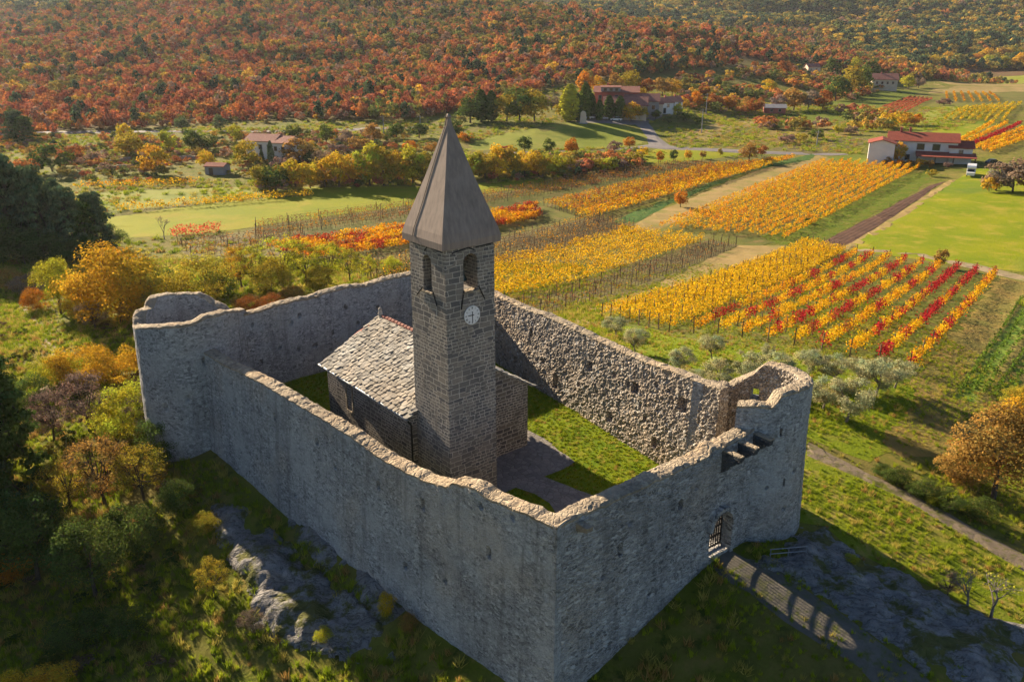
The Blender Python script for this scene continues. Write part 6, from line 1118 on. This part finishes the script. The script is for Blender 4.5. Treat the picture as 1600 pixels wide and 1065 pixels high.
# ------------------------------------------------------------------ vehicles and small things
M['tyre'] = plain('tyre_rubber', (.015, .015, .016), .8, .2)
def carmat(n, c): return plain(n, c, .25, .05, 2, .1, .6, .02)
def wheels(root, xs, yw, r, w_=.2):
    for x in xs:
        for y in yw:
            m = MB().lathe([(r*.55, 0), (r*.95, .02), (r, .06), (r, w_-.06), (r*.95, w_-.02), (r*.55, w_)], 14); m.V = [(x+a, y-w_/2+c, r+b) for a, b, c in m.V]; o = m.build('wheel', [M['tyre']], root)
            m = MB().lathe([(r*.5, -.005), (r*.52, w_+.005)], 10); m.V = [(x+a, y-w_/2+c, r+b) for a, b, c in m.V]; m.build('rim', [M['zinc']], o)
def car(u, v, rz, c, label, group):
    x, y = gpt(u, v); rt = empty('parked_car', (x, y, float(gz(x, y))+.22), R(rz), label, 'car', group); mt = carmat('car_paint', c)
    lo = [(-2.1, .3), (2.1, .3), (2.15, .65), (2.0, .82), (1.0, .95), (-1.9, 1.0), (-2.12, .85)]; fixn(MB().prism(lo, 1, -.85, .85).build('body', [mt], rt))
    up = [(-1.75, .99), (.95, .94), (.3, 1.42), (-1.25, 1.46)]; fixn(MB().prism(up, 1, -.72, .72).build('window', [M['glass']], rt)); MB().box(-1.2, .28, -.7, .7, 1.44, 1.5).build('roof', [mt], rt); wheels(rt, (-1.3, 1.3), (-.78, .78), .33)
    for s_ in (-.55, .55): MB().box(2.1, 2.17, s_-.18, s_+.18, .6, .74).build('headlight', [M['dial']], rt)
CG_ = 'cars parked in front of the hamlet'
car(914, 187, 80, (.55, .56, .58), 'silver car partly behind the stone pillar', CG_); car(929, 187, 10, (.62, .63, .65), 'pale silver car parked by the inn', CG_); car(941, 188, 15, (.30, .32, .36), 'grey car parked between the silver and white ones', CG_); car(963, 190, 160, (.75, .76, .77), 'white car parked nearest the lawn edge', CG_)
car(1497, 254, 0, (.03, .035, .04), 'black car in the farm yard nearest the porch', 'dark cars in the farm yard'); car(1552, 258, 5, (.035, .04, .05), 'dark car in the farm yard beyond the white camper', 'dark cars in the farm yard')
x, y = gpt(1516, 275); cv = empty('camper_van', (x, y, float(gz(x, y))+.05), R(62), 'white camper van standing on the grass by the farmhouse', 'camper van'); mt = carmat('camper_white', (.78, .77, .75))
fixn(MB().prism([(-1.2, .5), (3.6, .5), (3.6, 2.7), (3.3, 2.9), (-1.5, 2.9), (-1.9, 2.5), (-1.9, 2.15), (-1.2, 2.1)], 1, -1.1, 1.1).build('body', [mt], cv)); fixn(MB().prism([(-2.9, .45), (-1.2, .45), (-1.2, 2.05), (-1.7, 2.0), (-2.2, 1.35), (-2.85, 1.15)], 1, -.95, .95).build('cab', [mt], cv))
MB().prism([(-2.16, 1.38), (-1.72, 1.95), (-1.75, 1.98), (-2.2, 1.41)], 1, -.8, .8).build('windscreen', [M['glass']], cv)
for a in (.2, 2.2): MB().box(a, a+.9, -1.115, -1.09, 1.5, 2.1).build('window', [M['glass']], cv)
wheels(cv, (-2.0, 2.4), (-.9, .9), .36)
x, y = gpt(911, 193); pl = empty('stone_pillar', (x, y, float(gz(x, y))), R(-10), 'pale stone pillar monument on the lawn below the inn', 'monument')
fixn(MB().prism([(-1.2, -.3), (1.2, -.3), (1.0, 3.6), (.55, 4.3), (-.35, 4.45), (-.9, 3.9)], 1, -.7, .7).build('shaft', [M['cream']], pl)); MB().box(-1.6, 1.6, -1.1, 1.1, -.4, .25).build('plinth', [M['greyr']], pl)
PG = 'utility poles of the valley'
for u, v, h_, lab in ((1103, 178, 32, 'pale utility pole beside the hamlet street'), (1096, 208, 38, 'thin dark utility pole on the fallow field'), (600, 214, 34, 'utility pole left of the spire tip'), (657, 206, 26, 'short utility pole just left of the spire'), (1276, 228, 24, 'utility pole among the vegetable plots')):
    x, y = gpt(u, v); z = float(gz(x, y)); H = zat(u, v-h_, x, y)-z; p = empty('utility_pole', (x, y, z), R(20), lab, 'utility pole', PG)
    MB().tube([(0, 0, -.5), (0, 0, H)], [.2, .12], 8).build('pole', [M['greyr']], p); MB().box(-.9, .9, -.06, .06, H-.7, H-.55).build('crossarm', [M['wood']], p)
    for s_ in (-.8, 0, .8): MB().lathe([(.05, 0), (.07, .1), (.03, .2)], 6, (s_, 0, H-.55)).build('insulator', [M['dial']], p)
# metal rail by the right tower
x0, y0 = gpt(1203, 872); x1, y1 = gpt(1258, 874); z0 = float(gz(x0, y0)); L = math.hypot(x1-x0, y1-y0)
rl = empty('metal_railing', (x0, y0, z0), math.atan2(y1-y0, x1-x0), 'low metal bar railing at the foot of the right round tower', 'railing')
for k in (0, 1, 2): MB().tube([(L*k/2, 0, -.3), (L*k/2, 0, .62)], .03, 6).build('post', [M['zinc']], rl)
for z in (.3, .6): MB().tube([(-.05, 0, z), (L+.05, 0, z)], .028, 6).build('rail', [M['zinc']], rl)
# dry stone terrace walls
for px_, lab in (([(135, 259), (175, 254), (212, 250)], 'upper dry stone terrace wall left of the golden tree'), ([(150, 268), (190, 263), (215, 261)], 'lower dry stone terrace wall left of the golden tree'), ([(265, 250), (300, 248), (330, 250)], 'dry stone terrace wall above the pale shed')):
    W = [np.array(gpt(*p)) for p in px_]; mb = MB()
    for a, b in zip(W[:-1], W[1:]):
        L = np.linalg.norm(b-a); n = max(2, int(L/1.2)); d = (b-a)/L; pn = np.array((-d[1], d[0]))*.3
        for j in range(n):
            p, q = a+(b-a)*j/n, a+(b-a)*(j+.97)/n; z = float(gz(*p)); h_ = random.uniform(.8, 1.15)
            mb.add([(*(p-pn), z-.6), (*(q-pn), z-.6), (*(q+pn), z-.6), (*(p+pn), z-.6), (*(p-pn*.8), z+h_), (*(q-pn*.8), z+h_), (*(q+pn*.8), z+h_), (*(p+pn*.8), z+h_)], [(3, 2, 1, 0), (4, 5, 6, 7), (0, 1, 5, 4), (1, 2, 6, 5), (2, 3, 7, 6), (3, 0, 4, 7)])
    tagit(fixn(mb.build('terrace_wall', [M['rr']], None)), lab, 'stone wall')

# ------------------------------------------------------------------ air
HAZE = True
if HAZE:
    mb = MB().box(-2300, 2700, -90, 3100, -60, 420); hz = mb.build('haze', [], None); fixn(hz)
    hm = bpy.data.materials.new('haze'); hm.use_nodes = True; ht = hm.node_tree; ht.nodes.clear(); ho = ht.nodes.new('ShaderNodeOutputMaterial'); pv = ht.nodes.new('ShaderNodeVolumePrincipled')
    pv.inputs['Color'].default_value = (.86, .90, 1, 1); pv.inputs['Density'].default_value = .00005; pv.inputs['Anisotropy'].default_value = .3; ht.links.new(pv.outputs[0], ho.inputs['Volume']); hz.data.materials.append(hm)
    tagit(hz, 'thin autumn haze filling the whole valley', 'haze', kind='stuff'); SC.cycles.volume_bounces = 0
